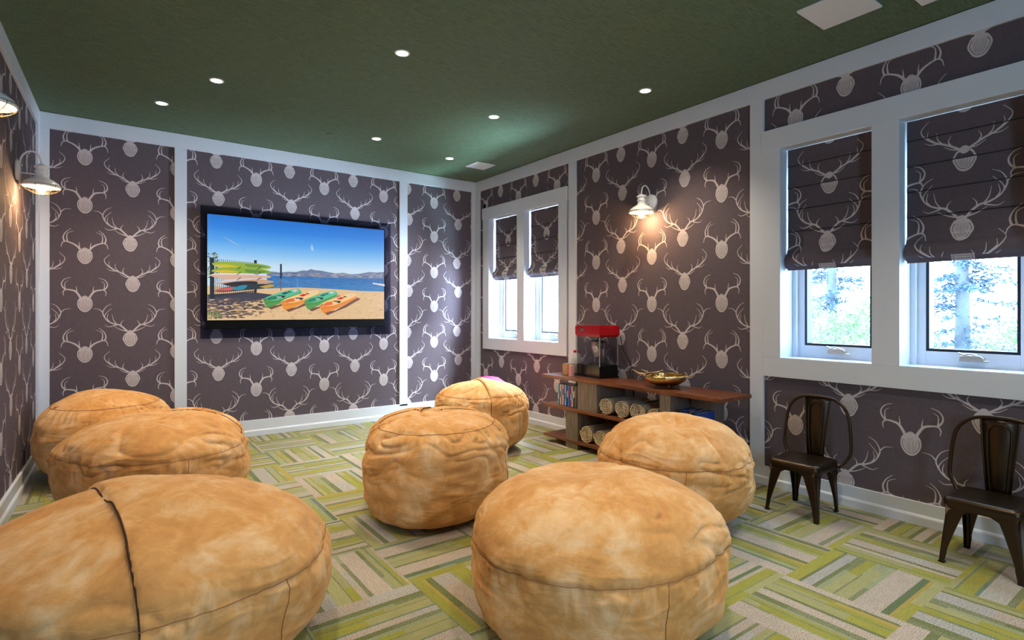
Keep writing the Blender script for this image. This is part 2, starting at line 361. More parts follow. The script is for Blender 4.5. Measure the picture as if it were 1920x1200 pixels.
# floor: carpet tiles laid quarter turn
PAL = {'beige': ((196, 182, 164), (84, 70, 68), .85), 'white': ((188, 184, 172), (76, 78, 92), .9), 'chart': ((160, 156, 54), (112, 118, 44), .85), 'lime': ((164, 160, 108), (124, 130, 70), .75),
       'sage': ((128, 138, 96), (178, 178, 146), .9), 'olive': ((80, 94, 46), (150, 150, 96), .9), 'moss': ((86, 98, 56), (170, 168, 126), .95), 'teal': ((70, 108, 98), (146, 152, 112), .9), 'orange': ((172, 142, 62), (158, 160, 80), .8), 'green': ((68, 92, 52), (126, 136, 92), .9)}
def carpet():
    T = .457; vs = []; fs = []; ca = []; cb = []; rnd = random.Random(11)
    x0, y0 = 1.06-T*5, 2.172-T*12
    for i in range(14):
        for j in range(22):
            X, Y = x0+T*i, y0+T*j
            alongY = (i+j) % 2 == ((4+12) % 2)
            t = 0; prev = None; step = rnd.randrange(7)
            while t < T-.002:
                ph = step % 7; step += 1
                if ph == 0: k, wd = rnd.choice(['olive', 'moss', 'olive', 'green']), rnd.uniform(.014, .036)
                elif ph == 1: k, wd = rnd.choice(['beige', 'beige', 'white']), rnd.uniform(.035, .105)
                elif ph == 2: k, wd = rnd.choice(['teal', 'moss', 'olive', 'sage']), rnd.uniform(.007, .022)
                elif ph == 3: k, wd = rnd.choice(['chart', 'lime', 'lime']), rnd.uniform(.022, .06)
                elif ph == 4: k, wd = rnd.choice(['teal', 'teal', 'moss']), rnd.uniform(.004, .008)
                elif ph == 5: k, wd = rnd.choice(['chart', 'lime', 'chart']), rnd.uniform(.018, .05)
                else: k, wd = rnd.choice(['orange', 'sage', 'beige', 'white', 'sage']), rnd.uniform(.008, .03)
                if k == prev: continue
                prev = k; wd = min(wd, T-t)
                if T-t-wd < .004: wd = T-t
                a = 0; kk = k
                while a < T-.002:
                    ln = min(T-a, rnd.uniform(.12, .5))
                    if T-a-ln < .05: ln = T-a
                    if alongY: q = [(X+t, Y+a), (X+t+wd, Y+a), (X+t+wd, Y+a+ln), (X+t, Y+a+ln)]
                    else: q = [(X+a, Y+t), (X+a+ln, Y+t), (X+a+ln, Y+t+wd), (X+a, Y+t+wd)]
                    b = len(vs); vs += [(p[0], p[1], 0) for p in q]; fs.append((b, b+1, b+2, b+3))
                    c1, c2, st = PAL[kk]; j1 = rnd.uniform(.93, 1.07)
                    A = tuple(min(1, v*j1) for v in lin([v/255 for v in c1]))+((1.,) if alongY else (0.,)); B = lin([v/255 for v in c2])+(st,)
                    ca += [A]*4; cb += [B]*4
                    a += ln
                    kk = {'chart': 'lime', 'lime': rnd.choice(['chart', 'sage', 'lime']), 'beige': rnd.choice(['white', 'beige']), 'white': 'beige', 'olive': 'moss', 'moss': rnd.choice(['olive', 'sage']), 'sage': 'moss', 'teal': rnd.choice(['teal', 'moss']), 'orange': rnd.choice(['chart', 'orange']), 'green': 'teal' if rnd.random() < .4 else 'olive'}[kk]
                t += wd
    b = len(vs); vs += [(-1.3, YF-.1, -.002), (XR+WT, YF-.1, -.002), (XR+WT, YB+.2, -.002), (-1.3, YB+.2, -.002)]; fs.append((b, b+1, b+2, b+3)); ca += [(.2, .22, .1, 1)]*4; cb += [(.2, .22, .1, 0)]*4
    me = bpy.data.meshes.new('floor'); me.from_pydata(vs, [], fs); me.materials.append(CARPET)
    for nm, arr in (('yarn', ca), ('fleck', cb)):
        at = me.color_attributes.new(nm, 'FLOAT_COLOR', 'POINT'); at.data.foreach_set('color', [c for q in arr for c in q])
    o = bpy.data.objects.new('floor', me); COL.objects.link(o); tag(o, kind='structure')
carpet()

# trim boards
def struct(name, m, mat=TRIM, bevel=.002):
    o = m.build(name, mat, bevel=bevel); tag(o, kind='structure'); return o
TT = .018; tn = [0]
def trim(*box):
    tn[0] += 1; m = Mesh(); m.box(*box); return struct('trim_%d' % tn[0], m)
RZ = 2.612                                               # underside of the top rail
xa, xb = XR-TT, XR
trim(xa, xb, YF, YB-TT, RZ, ZC-.004)                        # right top rail
for y0, y1 in ((5.555, YB-TT), (3.875, 3.98), (2.012, 2.111)): trim(xa, xb, y0, y1, .12, RZ)
trim(-.45, XR-TT, YB-TT, YB, RZ, ZC-.004)                 # back top rail
for x0, x1 in ((-.437, -.362), (.479, .572), (2.604, 2.70), (3.54, XR-TT)): trim(x0, x1, YB-TT, YB, .13, RZ)
def skew(name, y0, y1, t, z0, z1):
    m = Mesh(); vs = [(xl(y)+d, y, z) for y in (y0, y1) for d in (0, t) for z in (z0, z1)]
    m.add(vs, [(0, 1, 5, 4), (2, 6, 7, 3), (0, 4, 6, 2), (1, 3, 7, 5), (0, 2, 3, 1), (4, 5, 7, 6)]); return struct(name, m)
tn[0] += 1; skew('trim_%d' % tn[0], YF, YB-TT, TT, RZ, ZC-.004)
tn[0] += 1; skew('trim_%d' % tn[0], 5.56, YB-TT, TT, .12, RZ)
m = Mesh(); m.prism([(XR, 0), (XR-.030, 0), (XR-.030, .045), (XR-.026, .052), (XR-TT, .058), (XR-TT, .125), (XR, .125)], 'y', YF, YB-.03); 
struct('baseboard_right', m, bevel=.0015)
m = Mesh(); m.prism([(YB, 0), (YB-.030, 0), (YB-.030, .045), (YB-.026, .052), (YB-TT, .058), (YB-TT, .150), (YB, .150)], 'x', -.40, XR-.03)
struct('baseboard_back', m, bevel=.0015)
m = Mesh()
prof = [(0, 0), (.030, 0), (.030, .045), (.026, .052), (TT, .058), (TT, .125), (0, .125)]; n = len(prof)
vs = [(xl(YF)+a, YF, z) for a, z in prof]+[(xl(YB-.03)+a, YB-.03, z) for a, z in prof]
m.add(vs, [tuple(range(n)), tuple(range(n, 2*n))]+[(i, (i+1) % n, n+(i+1) % n, n+i) for i in range(n)]); struct('baseboard_left', m, bevel=.0015)
# dark reveal line between rail and ceiling
for nm, b in (('trim_14', (XR-.012, XR, YF, YB-.012, ZC-.004, ZC)), ('trim_15', (-.44, XR, YB-.012, YB, ZC-.004, ZC))):
    m = Mesh(); m.box(*b); struct(nm, m, DARKGAP, 0)

# ------------------------------------------------------------------ windows
VINYL = M('white_vinyl_window', rgb(222, 228, 236), .35).m
GASK = M('dark_glazing_gasket', rgb(28, 40, 54), .4).m
XW = 3.80
def window(idx, ya, yb, oy0, oy1, xo):
    """ya: further opening, yb: nearer one; oy0..oy1 outer casing"""
    w_ = empty('window_%d' % idx, (XR, (oy0+oy1)/2, WZ[0]), kind='structure')
    def P(mm, name, mat, bv=.0015, par=w_):
        o = mm.build(name, mat, bevel=bv); o.parent = par; o.matrix_parent_inverse = Matrix.Translation(-w_.location); return o
    T2 = .026
    c = Mesh(); c.box(XR-T2, XR, oy0-(.008 if idx == 1 else 0), oy1+.011, 2.258, 2.392); P(c, 'head_casing', TRIM)
    c = Mesh(); c.box(XR-.022, XR, oy0, oy1, .738, WZ[0]); P(c, 'bottom_casing', TRIM)
    for y0, y1 in ((ya[1], oy1), (yb[1], ya[0]), (oy0, yb[0])):
        c = Mesh(); c.box(XR-.022, XR, y0, y1, WZ[0], 2.258); P(c, 'side_casing', TRIM)
    for y0, y1 in (ya, yb):
        j = Mesh(); e = .003
        j.box(XR-.021, XW+.06, y1-e, y1, *WZ); j.box(XR-.021, XW+.06, y0, y0+e, *WZ); j.box(XR-.021, XW+.06, y0, y1, WZ[0], WZ[0]+e); j.box(XR-.021, XW+.06, y0, y1, WZ[1]-e, WZ[1])
        P(j, 'jamb', TRIM, 0)
        f = Mesh(); fw, fb = .070, .082
        for (a, b, c0, c1) in ((y0+e, y0+fw, WZ[0]+e, WZ[1]-e), (y1-fw, y1-e, WZ[0]+e, WZ[1]-e), (y0+fw, y1-fw, WZ[0]+e, WZ[0]+fb), (y0+fw, y1-fw, WZ[1]-fb, WZ[1]-e)): f.box(XW-.02, XW+.05, a, b, c0, c1)
        for (a, b, c0, c1) in ((y0+e, y0+.03, WZ[0]+e, WZ[1]-e), (y1-.03, y1-e, WZ[0]+e, WZ[1]-e)): f.box(XW-.045, XW-.02, a, b, c0, c1)
        P(f, 'sash_frame', VINYL)
        g = Mesh(); q = .015
        for (a, b, c0, c1) in ((y0+fw, y0+fw+q, WZ[0]+fb, WZ[1]-fb), (y1-fw-q, y1-fw, WZ[0]+fb, WZ[1]-fb), (y0+fw+q, y1-fw-q, WZ[0]+fb, WZ[0]+fb+q), (y0+fw+q, y1-fw-q, WZ[1]-fb-q, WZ[1]-fb)): g.box(XW-.012, XW+.06, a, b, c0, c1)
        P(g, 'gasket', GASK, 0)
        g = Mesh(); g.box(XW+.012, XW+.016, y0+fw+q, y1-fw-q, WZ[0]+fb+q, WZ[1]-fb-q); P(g, 'pane', GLASS, 0)
        yc = (y0+y1)/2-.01; k = Mesh()
        k.prism([(yc-.055, WZ[0]+.035), (yc+.055, WZ[0]+.035), (yc+.052, WZ[0]+.062), (yc+.030, WZ[0]+.070), (yc-.035, WZ[0]+.070), (yc-.052, WZ[0]+.058)], 'x', XW-.052, XW-.018)
        k.tube(smooth_path([(XW-.05, yc-.03, WZ[0]+.066), (XW-.062, yc, WZ[0]+.078), (XW-.06, yc+.03, WZ[0]+.072), (XW-.055, yc+.055, WZ[0]+.082)], 5), .006, 8)
        k.tube([(XW-.05, yc-.055, WZ[0]+.040), (XW-.05, yc-.078, WZ[0]+.040)], .006, 8)
        P(k, 'crank_handle', NICKEL, .003)
    return w_
window(1, W1['a'], W1['b'], 4.003, 5.480, 0)
window(2, W2['a'], W2['b'], .55, 2.012, 0)

# ------------------------------------------------------------------ roman shades
def shade(y0, y1, zb, label, cyo=0):
    XS = 3.68
    def xo(z):                       # forward offset of the cloth at height z
        d = z-zb; o = 0
        if d < .10: o = .034*math.sin(PI*min(1, max(0, d/.10)))**.6+.014
        elif d < .14: o = .014*(1-(d-.10)/.04)+.002
        for k in range(1, 5):
            zz = zb+.10+.145*k; t = z-zz
            if 0 <= t < .05: o += .004*(1-t/.05)
        return o
    t = empty('roman_shade', (XS, (y0+y1)/2, zb), label, 'window shade', 'folded roman shades in the windows')
    inv = Matrix.Translation(-t.location)
    m = Mesh(); zs = [zb+.0025*i for i in range(int((2.252-zb)/.0025)+1)]
    # front sheet
    vs = []; fs = []
    for z in zs: vs += [(XS-xo(z), y0, z), (XS-xo(z), y1, z), (XS+.004, y0, z), (XS+.004, y1, z)]
    for i in range(len(zs)-1):
        a = 4*i; b = a+4; fs += [(a, b, b+1, a+1), (a+2, a+3, b+3, b+2), (a, a+2, b+2, b), (a+1, b+1, b+3, a+3)]
    fs += [(0, 1, 3, 2), (a+4, a+6, a+7, a+5)]
    m.add(vs, fs)
    mp = lambda s, z, d: (XS-xo(z)-d-.0004, s, z)
    rect = (y0, y1, zb+.012, 2.25); yc = (y0+y1)/2+cyo
    # fold seams hide slices of the print, so heads sit closer together than on the wall
    for k, s_, z in (('B1', yc, 1.985), ('B2', yc+.012, 1.615), ('B2', yc, 2.30), ('A2', yc+.325, 1.78), ('A1', yc+.32, 1.50), ('A2', yc-.325, 1.78), ('A1', yc-.32, 1.50), ('B1', yc+.02, 1.36)):
        sub = Mesh(); 
        # stamp in thin slices so the print follows the folds
        if z < 1.75:
            for i in range(int((2.25-rect[2])/.02)+1):
                r2 = (y0, y1, rect[2]+.02*i, min(2.25, rect[2]+.02*(i+1)))
                if r2[2] > 1.70+.3: break
                stamp(m, k, s_, z, r2, mp, -1)
        else: stamp(m, k, s_, z, (y0, y1, 1.70 if z < 2 else 1.75, 2.25), mp, -1)
    o = m.build('shade_cloth', [FAB, ANT, ANTD], fix=False); o.parent = t; o.matrix_parent_inverse = inv
    # stitched pleat lines and the loose folds stacked at the hem
    st = Mesh()
    for k in range(1, 5):
        z = zb+.10+.145*k
        if z < 2.2: st.box(XS-xo(z+.001)-.0035, XS-.002, y0+.002, y1-.002, z-.002, z+.001)
    o = st.build('pleat_line', DARKGAP); o.parent = t; o.matrix_parent_inverse = inv
    for i, (dz, dx) in enumerate(((.012, .016), (0., .008), (-.012, .0))):
        h = Mesh(); h.prism([(XS-.018-dx, zb+dz), (XS-.004, zb+dz), (XS-.004, zb+dz+.010), (XS-.022-dx, zb+dz+.012)], 'y', y0+.003*i, y1-.003*i)
        stamp(h, 'A1', (y0+y1)/2, zb+.0, (y0+.01, y1-.01, zb+dz, zb+dz+.01), lambda s, z, d: (XS-.0195-dx-d-.004*(z-zb-dz)/.012, s, z), -1)
        o = h.build('hem_fold', [FAB, ANT, ANTD], fix=False); o.parent = t; o.matrix_parent_inverse = inv
    return t
shade(4.83, 5.335, 1.548, 'charcoal antler-print roman shade in the window nearest the room corner')
shade(4.14, 4.665, 1.548, 'charcoal antler-print roman shade in the near half of the far white window')
shade(1.362, 1.886, 1.458, 'charcoal antler-print roman shade in the near window, left of its wide white mullion')
shade(.680, 1.204, 1.458, 'charcoal antler-print roman shade at the right edge of the photo')

# ------------------------------------------------------------------ television behind the bean bags
def tv():
    t = empty('television', (1.56, YB-.06, 1.015), 'large flat television showing kayaks on a sandy lake beach, on the back wall', 'television')
    inv = Matrix.Translation(-t.location)
    def P(o): o.parent = t; o.matrix_parent_inverse = inv; return o
    x0, x1, z0, z1 = .714, 2.411, 1.015, 2.060
    m = Mesh(); m.box(x0, x1, YB-.060, YB-.036, z0, z1); m.box(x0+.3, x1-.3, YB-.036, YB-.024, z0+.2, z1-.2); P(m.build('casing', DARKTV, bevel=.004))
    # picture on the screen, drawn as coloured polygons
    ys = YB-.0606; cr = []; m = Mesh()
    s0, s1, t0, t1 = .726, 2.403, 1.096, 2.050
    ca = []
    lay = [0]
    F0, F1 = math.sin(YAW), math.cos(YAW)
    def pic(px, py):
        # reading position in the picture -> position on the screen plane
        u = (350+px/4-960)/1035.; rx = F0+u*F1; ry = F1-u*F0; tt = 5.5974/ry
        return rx*tt, CAM_H-(360+py/4-585)/1035.*tt
    def poly(pts, cols, raw=False):
        P_ = pts if raw else [pic(*p) for p in pts]
        if not isinstance(cols, list): cols = [cols]*len(P_)
        q = clip(P_, (s0, s1, t0, t1))
        if q is None: return
        if len(set(cols)) == 1: cc = [cols[0]]*len(q)
        else:
            zz = [p[1] for p in P_]; top = cols[zz.index(max(zz))]; bot = cols[zz.index(min(zz))]; mx, mn = max(zz), min(zz)
            cc = [tuple(bot[k]+(top[k]-bot[k])*((p[1]-mn)/(mx-mn)) for k in range(3)) for p in q]
        lay[0] += 1; yy = ys-.000012*lay[0]
        m.add([(a, yy, b) for a, b in q], [tuple(range(len(q)))]); ca.extend(tuple(lin([v/255 for v in c]))+(1,) for c in cc)
    def rect(a, b, c, d, c1, c2): poly([(a, c), (b, c), (b, d), (a, d)], [c2, c2, c1, c1], True)
    stops = [(2.06, (30, 112, 208)), (1.94, (44, 132, 226)), (1.82, (84, 164, 238)), (1.71, (140, 198, 245)), (1.60, (202, 228, 247))]
    for (za, ca_), (zb, cb_) in zip(stops, stops[1:]): rect(s0, s1, zb, za, ca_, cb_)
    rect(s0, s1, 1.20, 1.60, (202, 228, 247), (202, 228, 247))
    for (pts, c) in (([(270, 325), (300, 345), (430, 425), (432, 435), (340, 385), (282, 345)], (110, 170, 234)), ([(300, 345), (340, 366), (425, 425), (360, 388)], (150, 194, 238)),
                     ([(925, 410), (940, 385), (952, 420), (958, 445), (930, 440)], (130, 186, 240)), ([(934, 415), (945, 410), (950, 440), (936, 436)], (176, 212, 244))): poly(pts, c)
    mt = [(600, 600), (640, 597), (700, 604), (760, 598), (820, 600), (870, 588), (905, 590), (930, 578), (965, 586), (1010, 590), (1070, 603), (1120, 610), (1180, 606), (1230, 618), (1290, 614), (1370, 600), (1420, 604), (1480, 600), (1490, 660), (600, 636)]
    poly(mt, (112, 126, 160))
    rn = random.Random(3)
    for _ in range(70):
        x = rn.uniform(620, 1470); y = 612+rn.uniform(0, 26); l = rn.uniform(10, 50)
        poly([(x, y), (x+l, y-rn.uniform(2, 8)), (x+l*1.3, y+4), (x+l*.5, y+5)], rn.choice([(140, 148, 172), (96, 110, 150), (168, 168, 182), (80, 96, 140), (176, 160, 158)]))
    poly([(600, 625), (900, 640), (1480, 652), (1480, 760), (600, 740)], [(38, 110, 182), (38, 110, 182), (38, 110, 182), (58, 130, 190), (58, 130, 190)])
    for _ in range(110):
        x = rn.uniform(600, 1480); y = 645+rn.uniform(0, 90)*(.4+.6*x/1480); l = rn.uniform(15, 70)
        poly([(x, y), (x+l, y+2), (x+l, y+4), (x, y+3)], rn.choice([(30, 96, 168), (86, 150, 200), (54, 126, 188), (24, 82, 150)]))
    sand = (228, 190, 142)
    poly([(130, 700), (520, 728), (660, 722), (850, 716), (1100, 728), (1290, 742), (1490, 748), (1490, 980), (130, 980)], sand)
    def blob(x, y, l, h, c):
        poly([(x+l*.5*math.cos(a_*PI/4)+rn.uniform(-.12, .12)*l, y+h*.5*math.sin(a_*PI/4)+rn.uniform(-.1, .1)*h) for a_ in range(8)], c)
    for _ in range(520):
        x = rn.uniform(140, 1480); y = rn.uniform(760, 955); l = rn.uniform(8, 34)
        blob(x, y, l*1.1, rn.uniform(4, 9), rn.choice([(216, 174, 126), (238, 202, 156), (208, 166, 120), (232, 196, 150)]))
    poly([(130, 770), (500, 752), (640, 770), (660, 800), (560, 812), (440, 820), (300, 850), (140, 860)], (62, 60, 78))
    for _ in range(520):
        x = rn.uniform(140, 640); y = rn.uniform(800, 950); l = rn.uniform(14, 60)
        if rn.random() < max(0, (x-380)/260.)+max(0, (y-900)/90.): continue
        blob(x, y, l, rn.uniform(5, 13), rn.choice([(84, 70, 72), (98, 80, 76), (70, 62, 72), (92, 76, 74), (206, 168, 124), (128, 102, 88)]))
    for _ in range(60):
        x = rn.uniform(145, 250); y = rn.uniform(905, 955); poly([(x, y), (x+5, y-rn.uniform(10, 30)), (x+8, y)], rn.choice([(120, 130, 70), (90, 110, 60), (150, 150, 90)]))
    for _ in range(90):
        x = rn.uniform(150, 235); y = rn.uniform(455, 640); l = rn.uniform(6, 16); poly([(x, y), (x+l, y-4), (x+l*.8, y+l*.6), (x, y+l*.7)], rn.choice([(110, 124, 76), (74, 92, 58), (160, 160, 110), (52, 66, 50)]))
    # fence and posts
    for i in range(22):
        x = 215+i*14.5; poly([(x, 500+i*1.5), (x+4, 500+i*1.5), (x+4, 795-i*2.2), (x, 797-i*2.2)], (28, 26, 34))
    poly([(172, 492), (206, 492), (206, 802), (172, 805)], (18, 18, 26)); poly([(503, 512), (524, 512), (520, 760), (503, 762)], (30, 34, 48))
    poly([(205, 772), (520, 740), (520, 746), (205, 780)], (26, 24, 30))
    for i in range(30): x = 640+i*12; poly([(x, 640+i*.8), (x+1.5, 640+i*.8), (x+1.5, 728), (x, 728)], (140, 166, 186))
    poly([(697, 541), (711, 541), (711, 650), (697, 650)], (28, 42, 62)); poly([(700, 650), (708, 650), (708, 740), (700, 740)], (120, 100, 84)); poly([(827, 650), (830, 650), (830, 738), (827, 738)], (150, 160, 168))
    def board(pts, c, c2=None, k=8):
        P_ = [tuple(v) for v in smooth_path([(a, b, 0) for a, b in pts+[pts[0]]], k)]; poly([(p[0], p[1]) for p in P_[:-1]], [c2 or c if i > len(P_)/2 else c for i in range(len(P_)-1)] if False else c)
    board([(185, 535), (240, 524), (400, 528), (540, 540), (625, 560), (600, 578), (450, 572), (300, 566), (210, 556)], (150, 176, 50)); board([(200, 545), (300, 545), (380, 562), (240, 562)], (216, 190, 20)); board([(430, 540), (560, 552), (600, 566), (460, 562)], (104, 146, 66))
    board([(180, 590), (240, 570), (400, 568), (540, 576), (625, 596), (600, 612), (450, 612), (300, 608), (200, 602)], (140, 172, 52)); board([(200, 590), (300, 586), (390, 602), (240, 604)], (222, 186, 16)); board([(430, 580), (560, 590), (600, 604), (460, 606)], (98, 142, 60))
    board([(160, 625), (230, 612), (450, 614), (630, 634), (560, 652), (400, 656), (250, 650)], (218, 176, 148)); board([(170, 620), (240, 610), (450, 612), (620, 630), (450, 622)], (232, 220, 222))
    board([(195, 690), (300, 662), (480, 650), (650, 672), (560, 690), (420, 680), (300, 690)], (204, 158, 130)); board([(210, 684), (320, 656), (490, 648), (600, 658), (480, 658)], (214, 204, 214)); board([(260, 690), (380, 672), (520, 672), (500, 700), (330, 706)], (40, 30, 34))
    board([(200, 742), (300, 712), (440, 694), (600, 690), (668, 704), (600, 722), (420, 738), (260, 750)], (40, 52, 62)); board([(205, 742), (290, 718), (370, 714), (330, 738)], (206, 92, 84)); board([(330, 735), (380, 706), (450, 700), (420, 732)], (44, 138, 168)); board([(540, 712), (620, 694), (660, 704), (600, 720)], (196, 160, 60))
    for a, b in ((370, 395), (520, 545)):
        for yy in (560, 600, 640, 690): poly([(a, yy+22), (a+32, yy), (a+36, yy+4), (a+4, yy+24)], (24, 24, 30))
    # kayaks with their cast shadows in the sand
    def kayak(x, y, dx, dy, c, cd_, ci, seat, w_=1.):
        poly([(x+30, y+62), (x+120, y+48), (x+dx+20, y+dy+20), (x+dx+44, y+dy+30), (x+dx*.75, y+60+dy*.5), (x+60, y+84)], (120, 78, 62))
        poly([tuple(v[:2]) for v in smooth_path([(x, y+8, 0), (x+20, y+55, 0), (x+45, y+66, 0), (x+dx*.55, y+48+dy*.35, 0), (x+dx, y+dy+30, 0), (x+dx+6, y+dy, 0), (x+dx*.9, y+dy-12, 0), (x+dx*.4, y-18+dy*.3, 0), (x, y+8, 0)], 5)][:-1], cd_)
        poly([tuple(v[:2]) for v in smooth_path([(x, y+8, 0), (x+dx*.35, y+26+dy*.2, 0), (x+dx*.75, y+18+dy*.62, 0), (x+dx, y+dy+14, 0), (x+dx+4, y+dy-6, 0), (x+dx*.86, y+dy-12, 0), (x+dx*.4, y-22+dy*.3, 0), (x+dx*.12, y-12, 0), (x, y+8, 0)], 5)][:-1], c)
        poly([(x+26, y+2), (x+dx*.22, y-14), (x+dx*.36, y-20), (x+dx*.38, y+4), (x+40, y+14)], ci)
        poly([(x+dx*.48, y-10+dy*.4), (x+dx*.60, y-26+dy*.4), (x+dx*.72, y-14+dy*.5), (x+dx*.6, y-2+dy*.45)], seat)
        poly([(x+dx*.36, y-8+dy*.2), (x+dx*.46, y-12+dy*.2), (x+dx*.62, y-2+dy*.3), (x+dx*.56, y+8+dy*.2)], (34, 34, 40))
        poly([(x+dx*.40, y-2+dy*.22), (x+dx*.52, y+1+dy*.28), (x+dx*.50, y+5+dy*.28), (x+dx*.38, y+3+dy*.22)], (206, 196, 186)); poly([(x+dx*.66, y-22+dy*.5), (x+dx*.70, y-26+dy*.5), (x+dx*.78, y-12+dy*.6), (x+dx*.74, y-8+dy*.6)], (40, 38, 44)); poly([(x+8, y+8), (x+26, y+1), (x+30, y+5), (x+14, y+13)], (60, 60, 66)); poly([(x+dx*.05, y+34), (x+dx*.5, y+34+dy*.3), (x+dx*.5, y+36+dy*.3), (x+dx*.05, y+38)], tuple(int(v*.8) for v in cd_))
        poly([(x+dx*.78, y+dy*.8-8), (x+dx*.86, y+dy*.8-20), (x+dx*.96, y+dy*.9-8), (x+dx*.88, y+dy*.9+4)], (214, 206, 200))
    kayak(570, 798, 275, -58, (88, 190, 150), (84, 152, 74), (40, 120, 84), (20, 86, 100)); kayak(702, 816, 280, -66, (250, 206, 138), (238, 148, 50), (226, 110, 48), (208, 34, 40))
    kayak(876, 812, 240, -58, (88, 196, 152), (84, 156, 80), (40, 130, 90), (20, 110, 108)); kayak(992, 840, 265, -68, (252, 204, 136), (240, 142, 48), (232, 110, 44), (214, 40, 42))
    poly([(1388, 680), (1480, 692), (1480, 708), (1392, 690)], (220, 222, 228)); 
    for x in (1430, 1462): poly([(x, 655), (x+3, 655), (x+3, 690), (x, 690)], (40, 50, 70))
    poly([(1262, 800), (1300, 810), (1290, 840), (1080, 905), (1030, 905), (1180, 860)], (104, 66, 56)) if False else None
    mt_ = bpy.data.materials.new('lit_television_picture'); mt_.use_nodes = True; tr = mt_.node_tree; b = tr.nodes['Principled BSDF']
    vc = tr.nodes.new('ShaderNodeVertexColor'); vc.layer_name = 'pic'; tr.links.new(vc.outputs[0], b.inputs['Emission Color']); b.inputs['Emission Strength'].default_value = .74; b.inputs['Base Color'].default_value = (.01, .01, .01, 1); b.inputs['Roughness'].default_value = .35
    o = m.build('screen', mt_, fix=False); at = o.data.color_attributes.new('pic', 'FLOAT_COLOR', 'POINT'); at.data.foreach_set('color', [c for q in ca for c in q]); P(o)
    # tinted clear cover panel behind the set, antler print shows through it
    c = Mesh(); c.box(.676, 2.497, YB-.022, YB-.016, .930, 2.130); 
    o = c.build('tinted_cover_panel', ACRYL); P(o); o['label'] = 'dark tinted see-through panel around the television'
tv()

# ------------------------------------------------------------------ ceiling fittings
GRILLE = M('white_ceiling_grille', rgb(225, 228, 232), .5).m
first = None
def downlight(x, y, label):
    global first
    if first is None:
        t = empty('recessed_downlight', (x, y, ZC), label, 'ceiling light', 'small round downlights in the green ceiling')
        m = Mesh(); m.lathe([(.034, -.001), (.036, -.004), (.046, -.003), (.047, 0)], n=28); m.build('trim_ring', WHITE, t)
        m = Mesh(); m.lathe([(.0005, -.0022), (.035, -.0022)], n=28); m.build('lens', DOWN, t)
        first = t
    else:
        t = copy_tree(first); t.location = (x, y, ZC); tag(t, label)
    l = bpy.data.lights.new('ceiling_spot', 'SPOT'); l.energy = 74; l.color = (1, .84, .62); l.spot_size = math.radians(106); l.spot_blend = .85; l.shadow_soft_size = .05
    lo = bpy.data.objects.new('ceiling_spot', l); COL.objects.link(lo); lo.location = (x, y, ZC-.012)
for x, y, s_ in ((.333, 4.905, 'small round downlight, farthest left, above the left end of the television wall'), (.601, 4.204, 'small round downlight, second from the left, nearer than the farthest left one'),
                 (1.444, 3.092, 'small round downlight highest up in the photo, over the middle of the room'), (1.970, 4.756, 'small round downlight above the right half of the television'),
                 (2.825, 4.925, 'small round downlight closest to the square ceiling vent'), (2.510, 3.665, 'small round downlight in the brightest green patch of the ceiling'),
                 (3.080, 2.596, 'small round downlight, farthest right, near the wall with the bowl')):
    downlight(x, y, s_)
# unseen spot lamps added as fill, carrying the ceiling row on out of view
for x, y in ((.35, 1.9), (1.35, .9), (2.6, .6), (.5, -.5), (2.0, -.9), (3.1, -1.2)):
    l = bpy.data.lights.new('ceiling_spot', 'SPOT'); l.energy = 66; l.color = (1, .86, .66); l.spot_size = math.radians(106); l.spot_blend = .85; l.shadow_soft_size = .05
    lo = bpy.data.objects.new('ceiling_spot', l); COL.objects.link(lo); lo.location = (x, y, ZC-.012)
t = empty('air_vent', (3.225, 4.965, ZC), 'white square ceiling vent with fine grille by the room corner', 'vent')
m = Mesh(); a, b = .118, .088
for q in ((-a, a, -a, -b), (-a, a, b, a), (-a, -b, -b, b), (b, a, -b, b)): m.box(q[0], q[1], q[2], q[3], -.008, 0)
m.build('frame', GRILLE, t, bevel=.001)
m = Mesh()
for i in range(15):
    c = -b+2*b*(i+.5)/15; m.box(c-.0035, c+.0035, -b, b, -.006, -.002); m.box(-b, b, c-.0025, c+.0025, -.005, -.002)
m.build('grille', GRILLE, t)
m = Mesh(); m.box(-b, b, -b, b, -.0015, 0); m.build('backing', M('grey_duct', rgb(120, 130, 140), .8).m, t)
for (x0, x1, y0, y1, lb) in ((2.900, 3.200, 1.155, 1.442, 'flat white square panel on the ceiling, the larger one in view'), (3.060, 3.353, .745, 1.033, 'flat white square ceiling panel just cut off by the top edge of the photo')):
    t = empty('ceiling_panel', ((x0+x1)/2, (y0+y1)/2, ZC), lb, 'ceiling panel', 'white square ceiling panels'); hx, hy = (x1-x0)/2, (y1-y0)/2
    m = Mesh(); m.box(-hx, hx, -hy, hy, -.010, 0); m.build('cover', GRILLE, t, bevel=.002)
m = Mesh(); m.lathe([(.0005, -.006), (.030, -.006), (.037, -.003), (.038, 0)], n=24); o = m.build('sprinkler_cap', M('green_painted_cap', rgb(84, 104, 84), .6).m, loc=(1.592, 4.885, ZC))
tag(o, 'small greenish round sprinkler cap in the ceiling above the television', 'sprinkler')

